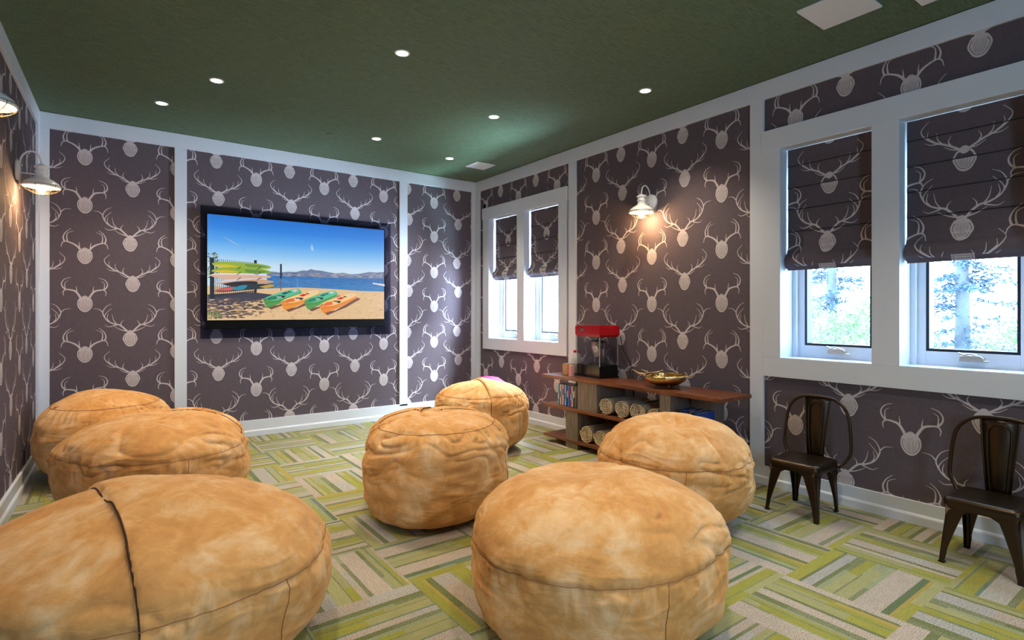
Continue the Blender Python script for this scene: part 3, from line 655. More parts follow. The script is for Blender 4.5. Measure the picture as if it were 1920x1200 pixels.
# ------------------------------------------------------------------ wall sconces
def sconce(y, side, label, z=1.985):
    """side +1: on right wall facing -x; -1: left wall facing +x.  local +x points into the room"""
    wx = XR if side > 0 else xl(y)
    t = empty('wall_sconce', (wx, y, z), label, 'wall lamp', 'white barn wall lamps', rz=PI if side > 0 else 0)
    R_ = .102; ox = .122
    m = Mesh(); m.lathe([(.0, .0), (.066, 0), (.066, .012), (.058, .020), (.0, .024)], (0, 0, .085), 36, axis='x'); m.build('backplate', WHITE, t)
    m = Mesh(); m.tube(smooth_path([(.018, 0, .125), (.025, 0, .170), (.050, 0, .205), (.080, 0, .214), (.108, 0, .196), (ox, 0, .150), (ox, 0, .135)], 8), .0055, 10)
    m.tube([(.018, 0, .070), (ox, 0, .070)], .004, 8)
    m.build('arm', WHITE, t)
    m = Mesh(); m.lathe([(.0, .140), (.012, .140), (.018, .134), (.036, .126), (.040, .118), (.030, .106), (.029, .098), (.036, .092), (.034, .084), (.030, .078), (.031, .062), (.040, .050), (.066, .036), (.090, .018), (R_, -.004), (R_, -.010), (R_-.003, -.010), (R_-.004, -.003), (.088, .013), (.060, .029), (.02, .033)], (ox, 0, 0), 40); m.build('lamp_shade', WHITE, t)
    m = Mesh(); m.lathe([(R_+.0012, .002), (R_+.0012, -.001)], (ox, 0, 0), 40); m.build('rim_band', WIRE, t)
    m = Mesh(); m.lathe([(.0, .030), (.016, .026), (.024, .008), (.030, -.010), (.028, -.026), (.016, -.038), (.0, -.041)], (ox, 0, 0), 24); m.build('bulb', BULB, t)
    m = Mesh()
    for rr, zz in ((R_-.004, -.010), (.082, -.028), (.055, -.043), (.026, -.050)):
        m.tube([(ox+rr*math.cos(a*PI/16), rr*math.sin(a*PI/16), zz) for a in range(32)], .0018, 6, closed=True)
    for k in range(6):
        a = PI*k/3+.3; c, s_ = math.cos(a), math.sin(a)
        m.tube(smooth_path([(ox+r_*c, r_*s_, zz) for r_, zz in ((R_, .0), (R_-.002, -.012), (.082, -.030), (.055, -.045), (.026, -.052), (.004, -.053))], 3), .0018, 6)
    m.build('wire_cage', WIRE, t)
    l = bpy.data.lights.new('sconce_lamp', 'POINT'); l.energy = 9.0; l.color = (1, .58, .26); l.shadow_soft_size = .03
    lo = bpy.data.objects.new('sconce_lamp', l); COL.objects.link(lo); lo.location = (wx+(-ox if side > 0 else ox), y, z-.062)
    return t
sconce(2.985, 1, 'white barn-style wall lamp glowing on the right wall between the windows')
sconce(4.67, -1, 'white barn-style wall lamp glowing on the left wall near the corner post')
sconce(2.93, -1, 'white barn-style wall lamp cut off by the left edge of the photo')

# ------------------------------------------------------------------ bean bags
def bag(cx, cy, r, h, seed, label, rot=0., flap=None, flap2=None, seam_z=.80, nt=2.5, nb=3.4, dimple=.03, stretch=1., wr=1., lean=(0, 0), side_seams=(2.2,), top_seam=True, zf_=.60, dimp=(0, 0), fold_w=.7):
    ox, oy, oz = seed*7.31, seed*3.17, seed*1.93
    NT, NS = 300, 170
    rot_f = seed*1.3
    def base(th, s):
        ph = -PI/2+PI*s; c, sn = math.cos(ph), math.sin(ph); n = nt if sn > 0 else nb
        rho = (abs(c)**n+abs(sn)**n)**(-1./n); zf = zf_
        R_ = r*rho*c; Z = h*(zf+(1-zf)*rho*sn) if sn > 0 else h*zf*(1+rho*sn)
        return R_, Z
    flaps = [f for f in (flap, flap2) if f]
    def surf(th, s):
        R_, Z = base(th, s); c, sn = math.cos(th), math.sin(th)
        zf = Z/h
        R2 = R_*(1+.035*math.cos(2*th+seed)+.02*math.cos(3*th+seed*2.1)+.02*math.sin(PI*zf))
        x, y = R2*c*stretch, R2*sn
        big = noise.noise(Vector((x*3.2+ox, y*3.2+oy, Z*4+oz)))
        mid = noise.noise(Vector((x*9+ox, y*9+oy, Z*16+oz)))
        # horizontal creases down the sides
        side = sstep(.0, .12, zf)*(1-sstep(.72, .90, zf))
        wv = noise.noise(Vector((c*2.2+ox, sn*2.2+oy, Z*26+oz+2.5*big)))
        crease = (1-abs(wv)*2)**2 if abs(wv) < .5 else 0
        # gathered puckers around the shoulder
        rim = math.exp(-((zf-seam_z+.04)/.10)**2)
        pk = noise.noise(Vector((c*11*sstep(.1, .5, R_/r)+ox, sn*11*sstep(.1, .5, R_/r)+oy, zf*3+oz)))
        pucker = (1-abs(pk)*2.2) if abs(pk) < .45 else 0
        # soft radial folds on the top
        rr = R_/r; tp = sstep(.85, .97, zf)
        u_, v_ = x*math.cos(rot_f)+y*math.sin(rot_f), -x*math.sin(rot_f)+y*math.cos(rot_f)
        fold = noise.noise(Vector((u_*4+ox, v_*9+oy+1.5*big, oz))); am = sstep(-.15, .35, noise.noise(Vector((x*4+oy, y*4+ox, 3))))
        fr_ = am*((1-abs(fold)*3)**2 if abs(fold) < .33 else 0)
        pz = noise.noise(Vector((c*1.5+oz, sn*1.5+ox, Z*5)))
        hn = noise.noise(Vector((c*2.6+oy, sn*2.6+oz, zf*8+ox+1.8*pz))); hm = sstep(-.25, .25, noise.noise(Vector((c*1.7+ox, sn*1.7+oy, zf*2+9))))
        sag = (max(0, 1-abs(hn)*3.2)**1.5)*sstep(.38, .62, zf)*(1-sstep(.93, 1.0, zf))*hm
        pn = noise.noise(Vector((c*22+ox, sn*22+oy, zf*1.5))); pl_ = max(0, 1-abs(pn)*3)*sstep(seam_z-.24, seam_z-.05, zf)*(1-sstep(seam_z-.02, seam_z, zf))
        bt = max(0, 1-abs(noise.noise(Vector((c*3+oz, sn*3+ox, zf*14+oy+1.5*big))))*3)*(1-sstep(.10, .30, zf))
        d = -.020*fold_w*sag-.0055*pl_-.006*bt+.026*big+.008*mid*wr+.0060*wr*side*crease*sstep(-.1, .3, pz)+.012*wr*rim*(pucker-.4)-.016*wr*tp*fr_*sstep(.05, .4, rr)
        z = Z+tp*(-dimple*math.exp(-(((x-dimp[0])**2+(y-dimp[1])**2)/(.36*r)**2))+.020*big)-.014*wr*tp*fr_-.010*fold_w*sag*sstep(.7, .9, zf)
        k = (R2+d*(1-tp*.7))/max(R2, 1e-4) if R2 > .02 else 1
        x *= k; y *= k
        if top_seam:
            g = math.exp(-((zf-seam_z)/.018)**2); x *= 1-.010*g; y *= 1-.010*g
        for (fa, fd, fw) in flaps:
            q = x*math.cos(fa)+y*math.sin(fa)-fd*r
            if zf > .25 and 0 <= q < fw:
                lift = .017*sstep(.0, .006, q)*(1-sstep(.02, fw, q))*sstep(.25, .5, zf)
                z += lift*sstep(.6, .95, zf); x *= 1+lift/r*(1-tp); y *= 1+lift/r*(1-tp)
        x += lean[0]*zf; y += lean[1]*zf
        return (x, y, max(z, .002))
    def lift(p, e=.0022):
        k = 1+e/max(.05, math.hypot(p[0], p[1])); return (p[0]*k, p[1]*k, p[2]+e*.5)
    t = empty('bean_bag_chair', (cx, cy, 0), label, 'bean bag', 'large tan suede bean bags', rz=rot)
    vs = []; fs = []
    for j in range(1, NS):
        s = j/NS
        for i in range(NT): vs.append(surf(2*PI*i/NT, s))
    for j in range(NS-2):
        for i in range(NT): fs.append((j*NT+i, j*NT+(i+1) % NT, (j+1)*NT+(i+1) % NT, (j+1)*NT+i))
    b0 = len(vs); vs.append((0, 0, .002)); p = surf(0, 1-1e-4); vs.append((lean[0], lean[1], p[2]))
    for i in range(NT): fs.append((b0, (i+1) % NT, i)); fs.append((b0+1, (NS-2)*NT+i, (NS-2)*NT+(i+1) % NT))
    m = Mesh(); m.add(vs, fs, 0, True); m.build('cover', SUEDE, t, fix=False)
    def s_at(zt):                       # parameter s of a height
        lo, hi = .3, .98
        for _ in range(30):
            md = (lo+hi)/2
            if base(0, md)[1] < zt*h: lo = md
            else: hi = md
        return lo
    if top_seam:
        ss = s_at(seam_z); m = Mesh(); m.tube([lift(surf(2*PI*i/220, ss)) for i in range(220)], .0013, 6, closed=True); m.build('seam', SEAM, t)
    for a in side_seams:
        m = Mesh(); m.tube([lift(surf(a+.02*math.sin(8*q/40.), .16+(s_at(seam_z)-.16)*q/40.), .0015) for q in range(41)], .0013, 6); m.build('seam', SEAM, t)
    for (fa, fd, fw) in flaps:
        pts = []; fdr = fd*r
        for sg in (1, -1):
            seq = []
            for q in range(90):
                s = .45+.54*q/89.; R_ = base(0, s)[0]
                if R_ <= abs(fdr)*1.0001: break
                seq.append((fa+sg*math.acos(max(-1, min(1, fdr/R_))), s))
            pts += seq if sg == 1 else seq[::-1]
        line = [lift(surf(a, s), .001) for a, s in pts]
        line = [l_ for l_ in line if l_[2] > h*.30]
        m = Mesh(); m.tube(line[::1], .0032, 6, rf=lambda f: .25+.75*math.sin(PI*f)**.5); m.build('flap_shadow_line', FLAP_SHADE, t)  # thin dark tube drawn as the shadow line along the flap
    return t
V = YAW
bag(.13, 2.25, .545, .570, 1, 'tan suede bean bag filling the lower left corner, a shadowed flap seam across its top', flap=(.14, -.25, .22), nt=2.1, dimple=-.01, fold_w=.5, side_seams=(5.3,), seam_z=.60, zf_=.52, wr=.8)
bag(.24, 3.80, .475, .575, 2, 'tan suede bean bag with creased sides, between the corner one and the frontmost left one', flap=(.95, .45, .15), nt=2.5, nb=4, dimple=-.01, fold_w=.75, wr=1.3, side_seams=(4.9,), seam_z=.70, zf_=.60)
bag(-.0, 4.97, .44, .59, 3, 'darker tan suede bean bag in the far left corner by the left wall', nt=2.3, nb=2.8, dimple=-.01, seam_z=.86, side_seams=(5.2,), zf_=.5, lean=(-.0, .05))
bag(1.555, 2.88, .42, .585, 4, 'tan suede bean bag in the middle of the room with two dark slits on top', flap=(1.15, .36, .16), nt=2.8, nb=4.6, dimple=.02, fold_w=.95, wr=1.4, side_seams=(5.5,), seam_z=.90, zf_=.62)
bag(2.625, 4.01, .40, .565, 5, 'tan suede bean bag nearest the white corner window, pale sheen on its top', flap=(-.32, -.08, .2), nt=2.7, nb=3.6, dimple=-.01, fold_w=.8, side_seams=(5.0,), seam_z=.84, zf_=.62)
bag(2.60, 1.98, .425, .600, 6, 'tan suede bean bag in front of the wooden shelf, its top sunken into folds', nt=2.05, nb=2.8, dimple=.085, dimp=(-.02, -.02), seam_z=.64, side_seams=(3.9,), zf_=.52)
bag(1.53, 1.54, .465, .562, 7, 'tan suede bean bag in the centre foreground with a round piped top seam', nt=2.15, nb=4.6, dimple=.03, seam_z=.57, dimp=(.02, .12), fold_w=.6, side_seams=(4.45,), wr=.8, zf_=.54)

# pink thing just showing behind the far bean bag
m = Mesh(); m.lathe([(.0, 0), (.16, .01), (.235, .08), (.262, .20), (.25, .32), (.19, .43), (.10, .49), (.0, .505)], n=48)
o = m.build('pink_pouf', M('bright_pink_fabric', rgb(232, 20, 110), .7).m, loc=(3.10, 4.62, 0)); o.scale = (1, 1, 1.04)
tag(o, 'bright pink rounded pouf mostly hidden behind the far bean bag', 'pouf')

# ------------------------------------------------------------------ console shelf
XF, XK = 3.215, 3.560
t = empty('console_shelf', (XF, 3.0, 0), 'low open walnut plank shelf with grey block supports against the right wall', 'shelf')
inv = Matrix.Translation(-t.location)
def CP(m, name, mat, bv=.002):
    o = m.build(name, mat, bevel=bv); o.parent = t; o.matrix_parent_inverse = inv; return o
for nm, z0, z1, ya, yb in (('top_plank', .580, .606, 2.075, 3.905), ('middle_plank', .318, .344, 2.20, 3.895), ('bottom_plank', .050, .074, 2.20, 3.885)):
    m = Mesh(); m.box(XF-.008, XK, ya, yb, z0, z1); CP(m, nm, WOOD)
def hollow(y0, y1, z0, z1, deep):
    m = Mesh(); m.box(XF, XK-.005, y0, y1, z0, z1); return m
for (xa_, y0, y1, mt) in ((XF, 3.215, 3.440, STEEL), (XF, 2.485, 2.580, STEEL), (3.43, 2.28, 2.47, STEEL)):
    m = Mesh(); m.box(xa_, XK-.005, y0, y1, .344, .580); CP(m, 'upper_block', mt)
for (y0, y1) in ((3.440, 3.590), (2.62, 2.74), (2.24, 2.36)):
    m = Mesh(); m.box(XF, XK-.005, y0, y1, 0, .318); CP(m, 'lower_block', STEEL)

# ---- rolled woven throws: a spiral sheet with ribs
def m_woven():
    m = M('oatmeal_woven_cotton', rgb(196, 170, 132), .95); v = m.coord((1, 1, 1)); n1 = m.noise(v, 150, 2, .7)
    m.base(m.ramp(n1, [(.38, rgb(140, 116, 90)), (.50, rgb(240, 220, 186))])); m.bump(n1, .8, .006); return m.m
WOVEN = m_woven()
def m_rib():
    m = M('ribbed_throw_outside', rgb(150, 140, 128), .95); wv = m.n('ShaderNodeTexWave'); wv.bands_direction = 'X'; wv.inputs['Scale'].default_value = 26; wv.inputs['Distortion'].default_value = 1.5; wv.inputs['Detail Scale'].default_value = 6
    m.l(m.coord(), wv.inputs[0]); m.base(m.ramp(wv.outputs['Fac'], [(.25, rgb(92, 90, 92)), (.6, rgb(214, 198, 170))])); m.bump(wv.outputs['Fac'], .6, .006); return m.m
RIB = m_rib()
def throw_roll(y, z0, ry, rz_, seed, label, L=.30, x0=3.232):
    rn = random.Random(seed); m = Mesh(); turns = 4.6; N = 190; th0 = rn.uniform(0, 6); vs = []; fs = []
    t_ = empty('rolled_throw', (x0, y, z0), label, 'rolled blanket', 'rolled throws on the plank shelf')
    def pt(i, off):
        f = i/N; a = th0+turns*2*PI*f; r_ = .12+.88*f+off; w_ = 1+.045*noise.noise(Vector((math.cos(a)*1.5+seed, math.sin(a)*1.5, f*7)))
        return ry*r_*w_*math.cos(a), rz_*(1+r_*w_*math.sin(a)) if True else 0
    th = .112
    xs = [0, .006, L-.006, L]
    for i in range(N+1):
        e = rn.uniform(-.004, .004)
        for k, x in enumerate(xs):
            pin = .02 if k in (0, 3) else 0
            for off in (-th+pin, 0-pin):
                yy, zz = pt(i, off); vs.append((x+(e if k < 2 else 0)+.010*(1-i/N)*(k < 2), yy, max(.001, zz)))
    q = 8
    for i in range(N):
        a = i*q; b = a+q
        for k in range(3):
            fs.append((a+2*k+1, a+2*k+3, b+2*k+3, b+2*k+1)); fs.append((a+2*k, b+2*k, b+2*k+2, a+2*k+2))
        fs.append((a, a+1, b+1, b)); fs.append((a+6, b+6, b+7, a+7))
    e0 = N*q; fs.append((e0, e0+2, e0+3, e0+1)); fs.append((e0+2, e0+4, e0+5, e0+3)); fs.append((e0+4, e0+6, e0+7, e0+5))
    m.add(vs, fs, 0, False)
    o = m.build('rolled_sheet', [WOVEN, RIB], t_)
    for p in o.data.polygons:
        if abs(p.normal.x) < .5 and (p.vertices[0] % q) // 2 in (1, 2, 3) and len(p.vertices) == 4 and sum(1 for v in p.vertices if (v % q)//2 in (1, 2)) == 4: p.material_index = 1
    for p in o.data.polygons: p.use_smooth = abs(p.normal.x) < .5
    return t_
for i, (y, lb) in enumerate(((3.135, 'rolled oatmeal throw on the middle plank, first from the left beside the grey block'), (2.968, 'rolled oatmeal throw on the middle plank, second from the left'),
                             (2.800, 'rolled oatmeal throw on the middle plank, third from the left'), (2.650, 'smaller rolled oatmeal throw on the middle plank, farthest right and half hidden'))):
    throw_roll(y, .345, .080 if i < 3 else .066, .068 if i < 3 else .058, 3+i, lb)
for i, (y, lb) in enumerate(((3.356, 'rolled oatmeal throw on the bottom plank, first from the left'), (3.192, 'rolled oatmeal throw on the bottom plank, second from the left'), (3.03, 'rolled oatmeal throw on the bottom plank, nearly hidden by the bean bag'))):
    throw_roll(y, .075, .078, .075 if i != 1 else .070, 11+i, lb)

# ---- film cases
def case_mesh(w, col, col2, name):
    pass
CASECOL = [(96, 176, 190), (60, 120, 170), (230, 225, 225), (200, 60, 40), (235, 235, 240), (30, 70, 160), (200, 210, 225), (24, 90, 190), (20, 60, 130), (60, 150, 215), (40, 110, 200), (190, 60, 70), (220, 226, 235), (140, 30, 110), (40, 90, 60), (90, 120, 60), (60, 50, 80), (200, 190, 160), (26, 60, 140)]
CNAME = ['pale teal', 'steel blue', 'white', 'orange red', 'plain white', 'dark blue', 'silver blue', 'bright blue', 'navy', 'sky blue', 'royal blue', 'brick red', 'silver', 'magenta', 'dark green', 'olive green', 'plum', 'cream', 'cobalt']
CM = [M('printed_case_%s' % CNAME[i].replace(' ', '_'), rgb(*c), .25).m for i, c in enumerate(CASECOL)]
def film_case(loc, idx, label, group, w=.0135, upright=True, tilt=0):
    t_ = empty('film_case', loc, label, 'film case', group)
    if tilt: t_.rotation_euler = (tilt, 0, 0)
    m = Mesh(); h, d = (.188, .134) if upright else (.134, .188)
    m.box(0, d, 0, w, 0, h); m.build('case', BLACK if idx % 4 else CM[5], t_, bevel=.0012)
    m = Mesh()
    if upright: m.box(-.0006, .0, .0015, w-.0015, .004, h-.004)
    else: m.box(.004, d-.004, .0015, w-.0015, h, h+.0006)
    m.build('spine_sleeve', CM[idx], t_)
    m = Mesh()
    if upright: m.box(-.0012, -.0006, .003, w-.003, .05+.01*(idx % 5), .10+.012*(idx % 5))
    else: m.box(.05, .11, .003, w-.003, h+.0006, h+.0012)
    m.build('spine_artwork', CM[(idx*5+4) % 19], t_); return t_
y = 3.728
for i in range(18):
    y -= .0150
    film_case((3.245, y, .345), i, 'upright film case with %s spine, on the middle plank at the left' % CNAME[i], 'upright film cases at the left end of the shelf')
y = 2.455
for i, c in enumerate((7, 5, 10, 9, 3, 8, 18, 12, 14, 1, 16, 0)):
    film_case((3.235, y-.0155*(i+1), .345), c, 'film case, %s spine up, on the shelf behind the sunken bean bag' % CNAME[c], 'film cases lying spine up behind the bean bag', upright=False)

# ---- popcorn machine
t = empty('popcorn_machine', (3.335, 3.30, .606), 'tabletop popcorn machine with red top and clear cabinet on black base', 'popcorn machine', rz=-.07)
wy, dx = .318, .222
m = Mesh(); m.box(0, dx, 0, wy, .0, .012); m.box(.008, dx-.008, .008, wy-.008, .012, .108); m.build('base', BLACK, t, bevel=.003)
m = Mesh(); m.box(.004, dx-.004, .004, wy-.004, .350, .362); m.box(-.004, dx+.004, -.004, wy+.004, .362, .442); m.box(.004, dx-.004, .004, wy-.004, .442, .450); o = m.build('red_top', RED, t, bevel=.004)
m = Mesh(); m.box(-.0055, -.004, .19, .255, .396, .420); pl = m.build('name_plate', M('dark_bronze_plate', rgb(70, 54, 44), .35, .6).m, t, bevel=.001)
m = Mesh(); m.box(-.0063, -.0055, .192, .253, .398, .3995); m.box(-.0063, -.0055, .192, .253, .4165, .418)
for i in range(7): m.box(-.0063, -.0055, .200+i*.007, .204+i*.007, .403, .413)
q = m.build('plate_lettering', NICKEL, pl)
for (a, b) in ((.006, .006), (.006, wy-.012), (dx-.012, .006), (dx-.012, wy-.012)): m = Mesh(); m.box(a, a+.007, b, b+.007, .10, .352); m.build('corner_post', NICKEL, t, bevel=.001)
m = Mesh(); m.box(.009, .011, .013, wy-.013, .108, .351); m.box(.013, dx-.013, .009, .011, .108, .351); m.box(.013, dx-.013, wy-.011, wy-.009, .108, .351); m.build('clear_panel', CLEAR, t)
m = Mesh(); m.lathe([(.0, .24), (.050, .24), (.053, .245), (.053, .300), (.056, .302), (.056, .306), (.0, .308)], (.11, .150, 0), 32); m.tube([(.11, .150, .305), (.11, .150, .350)], .006, 8); k = m.build('kettle', M('polished_steel', rgb(185, 188, 192), .18, 1).m, t)
m = Mesh(); m.lathe([(.0, .309), (.062, .309), (.062, .316), (.0, .320)], (.11, .150, 0), 32); m.tube([(.11, .215, .303), (.11, .245, .300)], .007, 8); m.tube([(.11, .05, .303), (.11, .09, .303)], .007, 8); m.build('kettle_lid', BLACK, k)
m = Mesh(); m.tube([(.16, .13, .108), (.16, .13, .30)], .008, 10); m.build('support_rod', NICKEL, t)
m = Mesh(); m.lathe([(.0, .0), (.030, 0), (.030, .003), (.0, .004)], (.006, .055, .245), 24, axis='x'); m.build('door_knob', NICKEL, t)
rn = random.Random(5); m = Mesh()
# power cord down the back
m = Mesh(); m.tube(smooth_path([(3.575, 3.285, .96), (3.590, 3.270, .85), (3.597, 3.20, .74), (3.595, 3.165, .66), (3.590, 3.150, .50), (3.590, 3.150, .36)], 6), .0032, 8); o = m.build('power_cord', BLACK); tag(o, 'black power cord hanging down behind the popcorn machine', 'cord')
# kernels jar, tall jug with red lid, striped carton
KERN = M('popcorn_kernels', rgb(202, 150, 100), .6)
KERN.base(KERN.ramp(KERN.noise(KERN.coord(), 180, 2, .6), [(.4, rgb(170, 112, 66)), (.6, rgb(226, 182, 136))])); KERN = KERN.m
t = empty('kernel_jar', (3.345, 3.700, .606), 'squat clear container filled with tan popcorn kernels on the shelf', 'jar')
def rsq(w, r, n=5):
    out = []
    for cx_, cy_, a0 in ((w-r, w-r, 0), (-w+r, w-r, 90), (-w+r, -w+r, 180), (w-r, -w+r, 270)): out += arc(cx_, cy_, r, a0, a0+90, n)
    return out
m = Mesh(); m.prism(rsq(.040, .012), 'z', .002, .098); m.build('kernels', KERN, t)
m = Mesh(); m.prism(rsq(.042, .013), 'z', 0, .104); m.build('container', CLEAR, t)
t = empty('plastic_jug', (3.475, 3.735, .606), 'tall clear plastic jug with a red lid beside the popcorn machine', 'jug')
m = Mesh(); m.lathe([(.0, 0), (.052, 0), (.056, .01), (.056, .125), (.050, .150), (.034, .175), (.022, .190), (.022, .200)], n=32); m.build('jug_body', M('milky_plastic', rgb(215, 222, 228), .3, Alpha=.55).m, t)
m = Mesh(); m.lathe([(.0, .0), (.049, 0), (.053, .01), (.053, .095), (.0, .105)], n=24); m.build('kernels', KERN, t)
m = Mesh(); m.lathe([(.0, .214), (.026, .214), (.028, .210), (.028, .194), (.0, .194)], n=28); m.build('lid', M('red_plastic', rgb(214, 30, 34), .4).m, t)
t = empty('popcorn_carton', (3.290, 3.600, .606), 'small red and white striped popcorn carton by the jar', 'carton')
m = Mesh(); m.box(-.018, .018, -.016, .016, 0, .098); m.build('carton_box', M('white_card', rgb(232, 214, 212), .7).m, t, bevel=.001)
m = Mesh()
for i in range(3): m.box(-.0186, .0186, -.0145+i*.011, -.0095+i*.011, .002, .096)
for i in range(3): m.box(-.0145+i*.011, -.0095+i*.011, -.0166, .0166, .002, .096)
m.build('red_stripes', M('red_print', rgb(214, 62, 66), .7).m, t)

# ---- brass bowl with antler handles
BRASS = M('hammered_brass', rgb(206, 172, 104), .22, 1); BRASS.bump(BRASS.noise(BRASS.coord(), 70, 2), .5, .006); BRASS = BRASS.m
t = empty('antler_bowl', (3.385, 2.665, .606), 'shallow hammered brass bowl with antler handles on the plank shelf', 'bowl')
m = Mesh(); m.lathe([(.0, .012), (.070, .014), (.110, .028), (.146, .052), (.155, .072), (.150, .088), (.142, .094), (.140, .091), (.147, .074), (.140, .056), (.105, .036), (.0, .020)], n=56); m.build('basin', BRASS, t)
m = Mesh()
for a in (0, 2.1, 4.2): m.lathe([(.0, 0), (.008, 0), (.009, .016), (.0, .018)], (.075*math.cos(a), .075*math.sin(a), 0), 12)
m.build('foot', BRASS, t)
SILV = M('pale_brass_antler', rgb(222, 204, 160), .3, .9).m
for sg in (1, -1):
    m = Mesh()
    for pts, w0 in (([(-.10, .108, .082), (-.05, .150, .088), (.01, .168, .090), (.03, .200, .096), (.02, .245, .112)], .0105), ([(-.05, .150, .088), (-.075, .19, .092), (-.07, .225, .104), (-.09, .245, .118)], .0085),
                    ([(.01, .168, .088), (.075, .140, .096), (.105, .10, .112)], .0085), ([(-.10, .108, .082), (-.130, .06, .088), (-.135, .02, .102)], .0085), ([(.025, .19, .094), (.06, .22, .105)], .006)):
        m.tube([(x, y*sg, z) for x, y, z in smooth_path(pts, 6)], w0, 8, rf=lambda f: 1-.75*f)
    m.build('antler_handle', SILV, t)

# ------------------------------------------------------------------ bronze metal chairs
def chair(loc, label):
    t = empty('metal_chair', loc, label, 'chair', 'small bronze metal chairs by the right wall')
    # seat pan: rounded square, slightly dished, rolled rim
    def outline(k, z):                      # k shrink
        pts = []
        for cx_, cy_, a0, r_ in ((.105, .095, 0, .040), (-.105, .105, 90, .036), (-.105, -.105, 180, .036), (.105, -.095, 270, .040)):
            for (a, b) in arc(0, 0, r_, a0, a0+90, 6): pts.append(((cx_+a)*k, (cy_+b)*k, z))
        return pts
    m = Mesh(); rings = [outline(1.0, .258), outline(1.035, .276), outline(1.025, .295), outline(.97, .307), outline(.90, .309), outline(.7, .305), outline(.35, .302), outline(.05, .301)]
    vs = [p for r_ in rings for p in r_]; n = len(rings[0]); fs = []
    for j in range(len(rings)-1):
        for i in range(n): fs.append((j*n+i, j*n+(i+1) % n, (j+1)*n+(i+1) % n, (j+1)*n+i))
    fs.append(tuple(range((len(rings)-1)*n, len(rings)*n))); m.add(vs, fs, 0, True); m.build('seat', BRONZE, t)
    # arched skirts between the legs
    def skirt(p0, p1):
        m = Mesh(); N = 24; vs = []; fs = []; p0 = Vector(p0); p1 = Vector(p1); nrm = Vector((p1.y-p0.y, p0.x-p1.x, 0)).normalized()
        for i in range(N+1):
            f = i/N; q = p0.lerp(p1, f); e = abs(2*f-1); low = .262-.150*(1-math.sqrt(max(0, 1-min(1, e*1.02)**2)))**.95
            sp = 1+.10*(.29-low)/.29
            for z, o_ in ((.278, 0), (low, (.29-low)*.055)):
                for th in (0, .004): vs.append((q.x*(1)-nrm.x*th+nrm.x*o_, q.y-nrm.y*th+nrm.y*o_, z))
        for i in range(N):
            a = 4*i; b = a+4; fs += [(a, b, b+2, a+2), (a+1, a+3, b+3, b+1), (a+2, b+2, b+3, a+3), (a, a+1, b+1, b)]
        m.add(vs, fs, 0, True); m.build('apron', BRONZE, t)
    c = .137
    skirt((-c, -.128, 0), (-c, .128, 0)); skirt((-c, .128, 0), (c, .126, 0)); skirt((c, .126, 0), (c, -.126, 0)); skirt((c, -.126, 0), (-c, -.128, 0))
    # legs: folded tapering channels
    for sx, sy in ((-1, 1), (-1, -1), (1, 1), (1, -1)):
        m = Mesh(); vs = []; fs = []; rings = []
        tx, ty = sx*.138, sy*(.129 if sx < 0 else .127); bx_, by_ = sx*.158, sy*(.152 if sx < 0 else .130)
        if sx > 0: bx_ = .150
        for k in range(13):
            f = k/12.; z = .276*(1-f); w_ = .060*(1-f)**1.6+.019+.003*math.sin(PI*f)
            if f > .78: w_ += .003
            px_, py_ = tx+(bx_-tx)*f, ty+(by_-ty)*f
            # L profile: outer corner, rounded, then inner
            P = [(w_, 0), (w_*.25, 0), (w_*.07, w_*.07), (0, w_*.25), (0, w_), (.004, w_), (.004+.0, w_*.30), (.004+w_*.06, .004+w_*.06), (w_*.30, .004), (w_, .004)]
            rings.append([(px_-sx*a, py_-sy*b, z) for a, b in P])
        n = 10; vs = [p for r_ in rings for p in r_]
        for j in range(12):
            for i in range(n): fs.append((j*n+i, j*n+(i+1) % n, (j+1)*n+(i+1) % n, (j+1)*n+i))
        fs.append(tuple(range(n))); fs.append(tuple(range(12*n, 13*n))); m.add(vs, fs, 0, False)
        # pressed rib and rubber tip
        m.tube([(tx+(bx_-tx)*f-sx*.012, ty+(by_-ty)*f-sy*.012, .276*(1-f)) for f in (.30, .55, .80, .97)], .0075, 8)
        lg = m.build('leg', BRONZE, t, bevel=.001)
        m = Mesh(); m.box(bx_-sx*.024 if sx > 0 else bx_-.001, bx_+.001 if sx > 0 else bx_+.024, by_-.024 if sy > 0 else by_-.001, by_+.001 if sy > 0 else by_+.024, 0, .008); m.build('foot_cap', BLACK, lg, bevel=.002)
    # hoop back
    hp = [(.118, .140, .262), (.140, .168, .300), (.152, .190, .345), (.158, .192, .40), (.164, .184, .50), (.168, .168, .575), (.172, .135, .622), (.174, .085, .650), (.175, .0, .658)]
    hp = hp+[(x, -y, z) for x, y, z in hp[-2::-1]]
    m = Mesh(); m.tube(smooth_path(hp, 7), .0088, 12); m.build('back_hoop', BRONZE, t)
    # centre splat with pressed arch
    m = Mesh(); N = 14; vs = []; fs = []
    for j in range(N+1):
        f = j/N; z = .300+(.652-.300)*f; hw = .044+.030*f; xx = .142+.033*f-.010*math.sin(PI*f)
        for th in (-.002, .002):
            for k in (-1, 1): vs.append((xx+th, hw*k, z))
    for j in range(N):
        a = 4*j; b = a+4; fs += [(a, a+1, b+1, b), (a+2, b+2, b+3, a+3), (a, b, b+2, a+2), (a+1, a+3, b+3, b+1)]
    fs += [(0, 2, 3, 1), (4*N, 4*N+1, 4*N+3, 4*N+2)]; m.add(vs, fs, 0, True)
    sx_ = lambda z: .142+.033*(z-.3)/.352-.010*math.sin(PI*(z-.3)/.352)-.003
    sp = m.build('back_splat', BRONZE, t)
    m = Mesh(); pts = [(sx_(z), hw, z) for z, hw in ((.302, .030), (.40, .037), (.50, .043), (.575, .045), (.602, .040), (.620, .024), (.626, .0))]
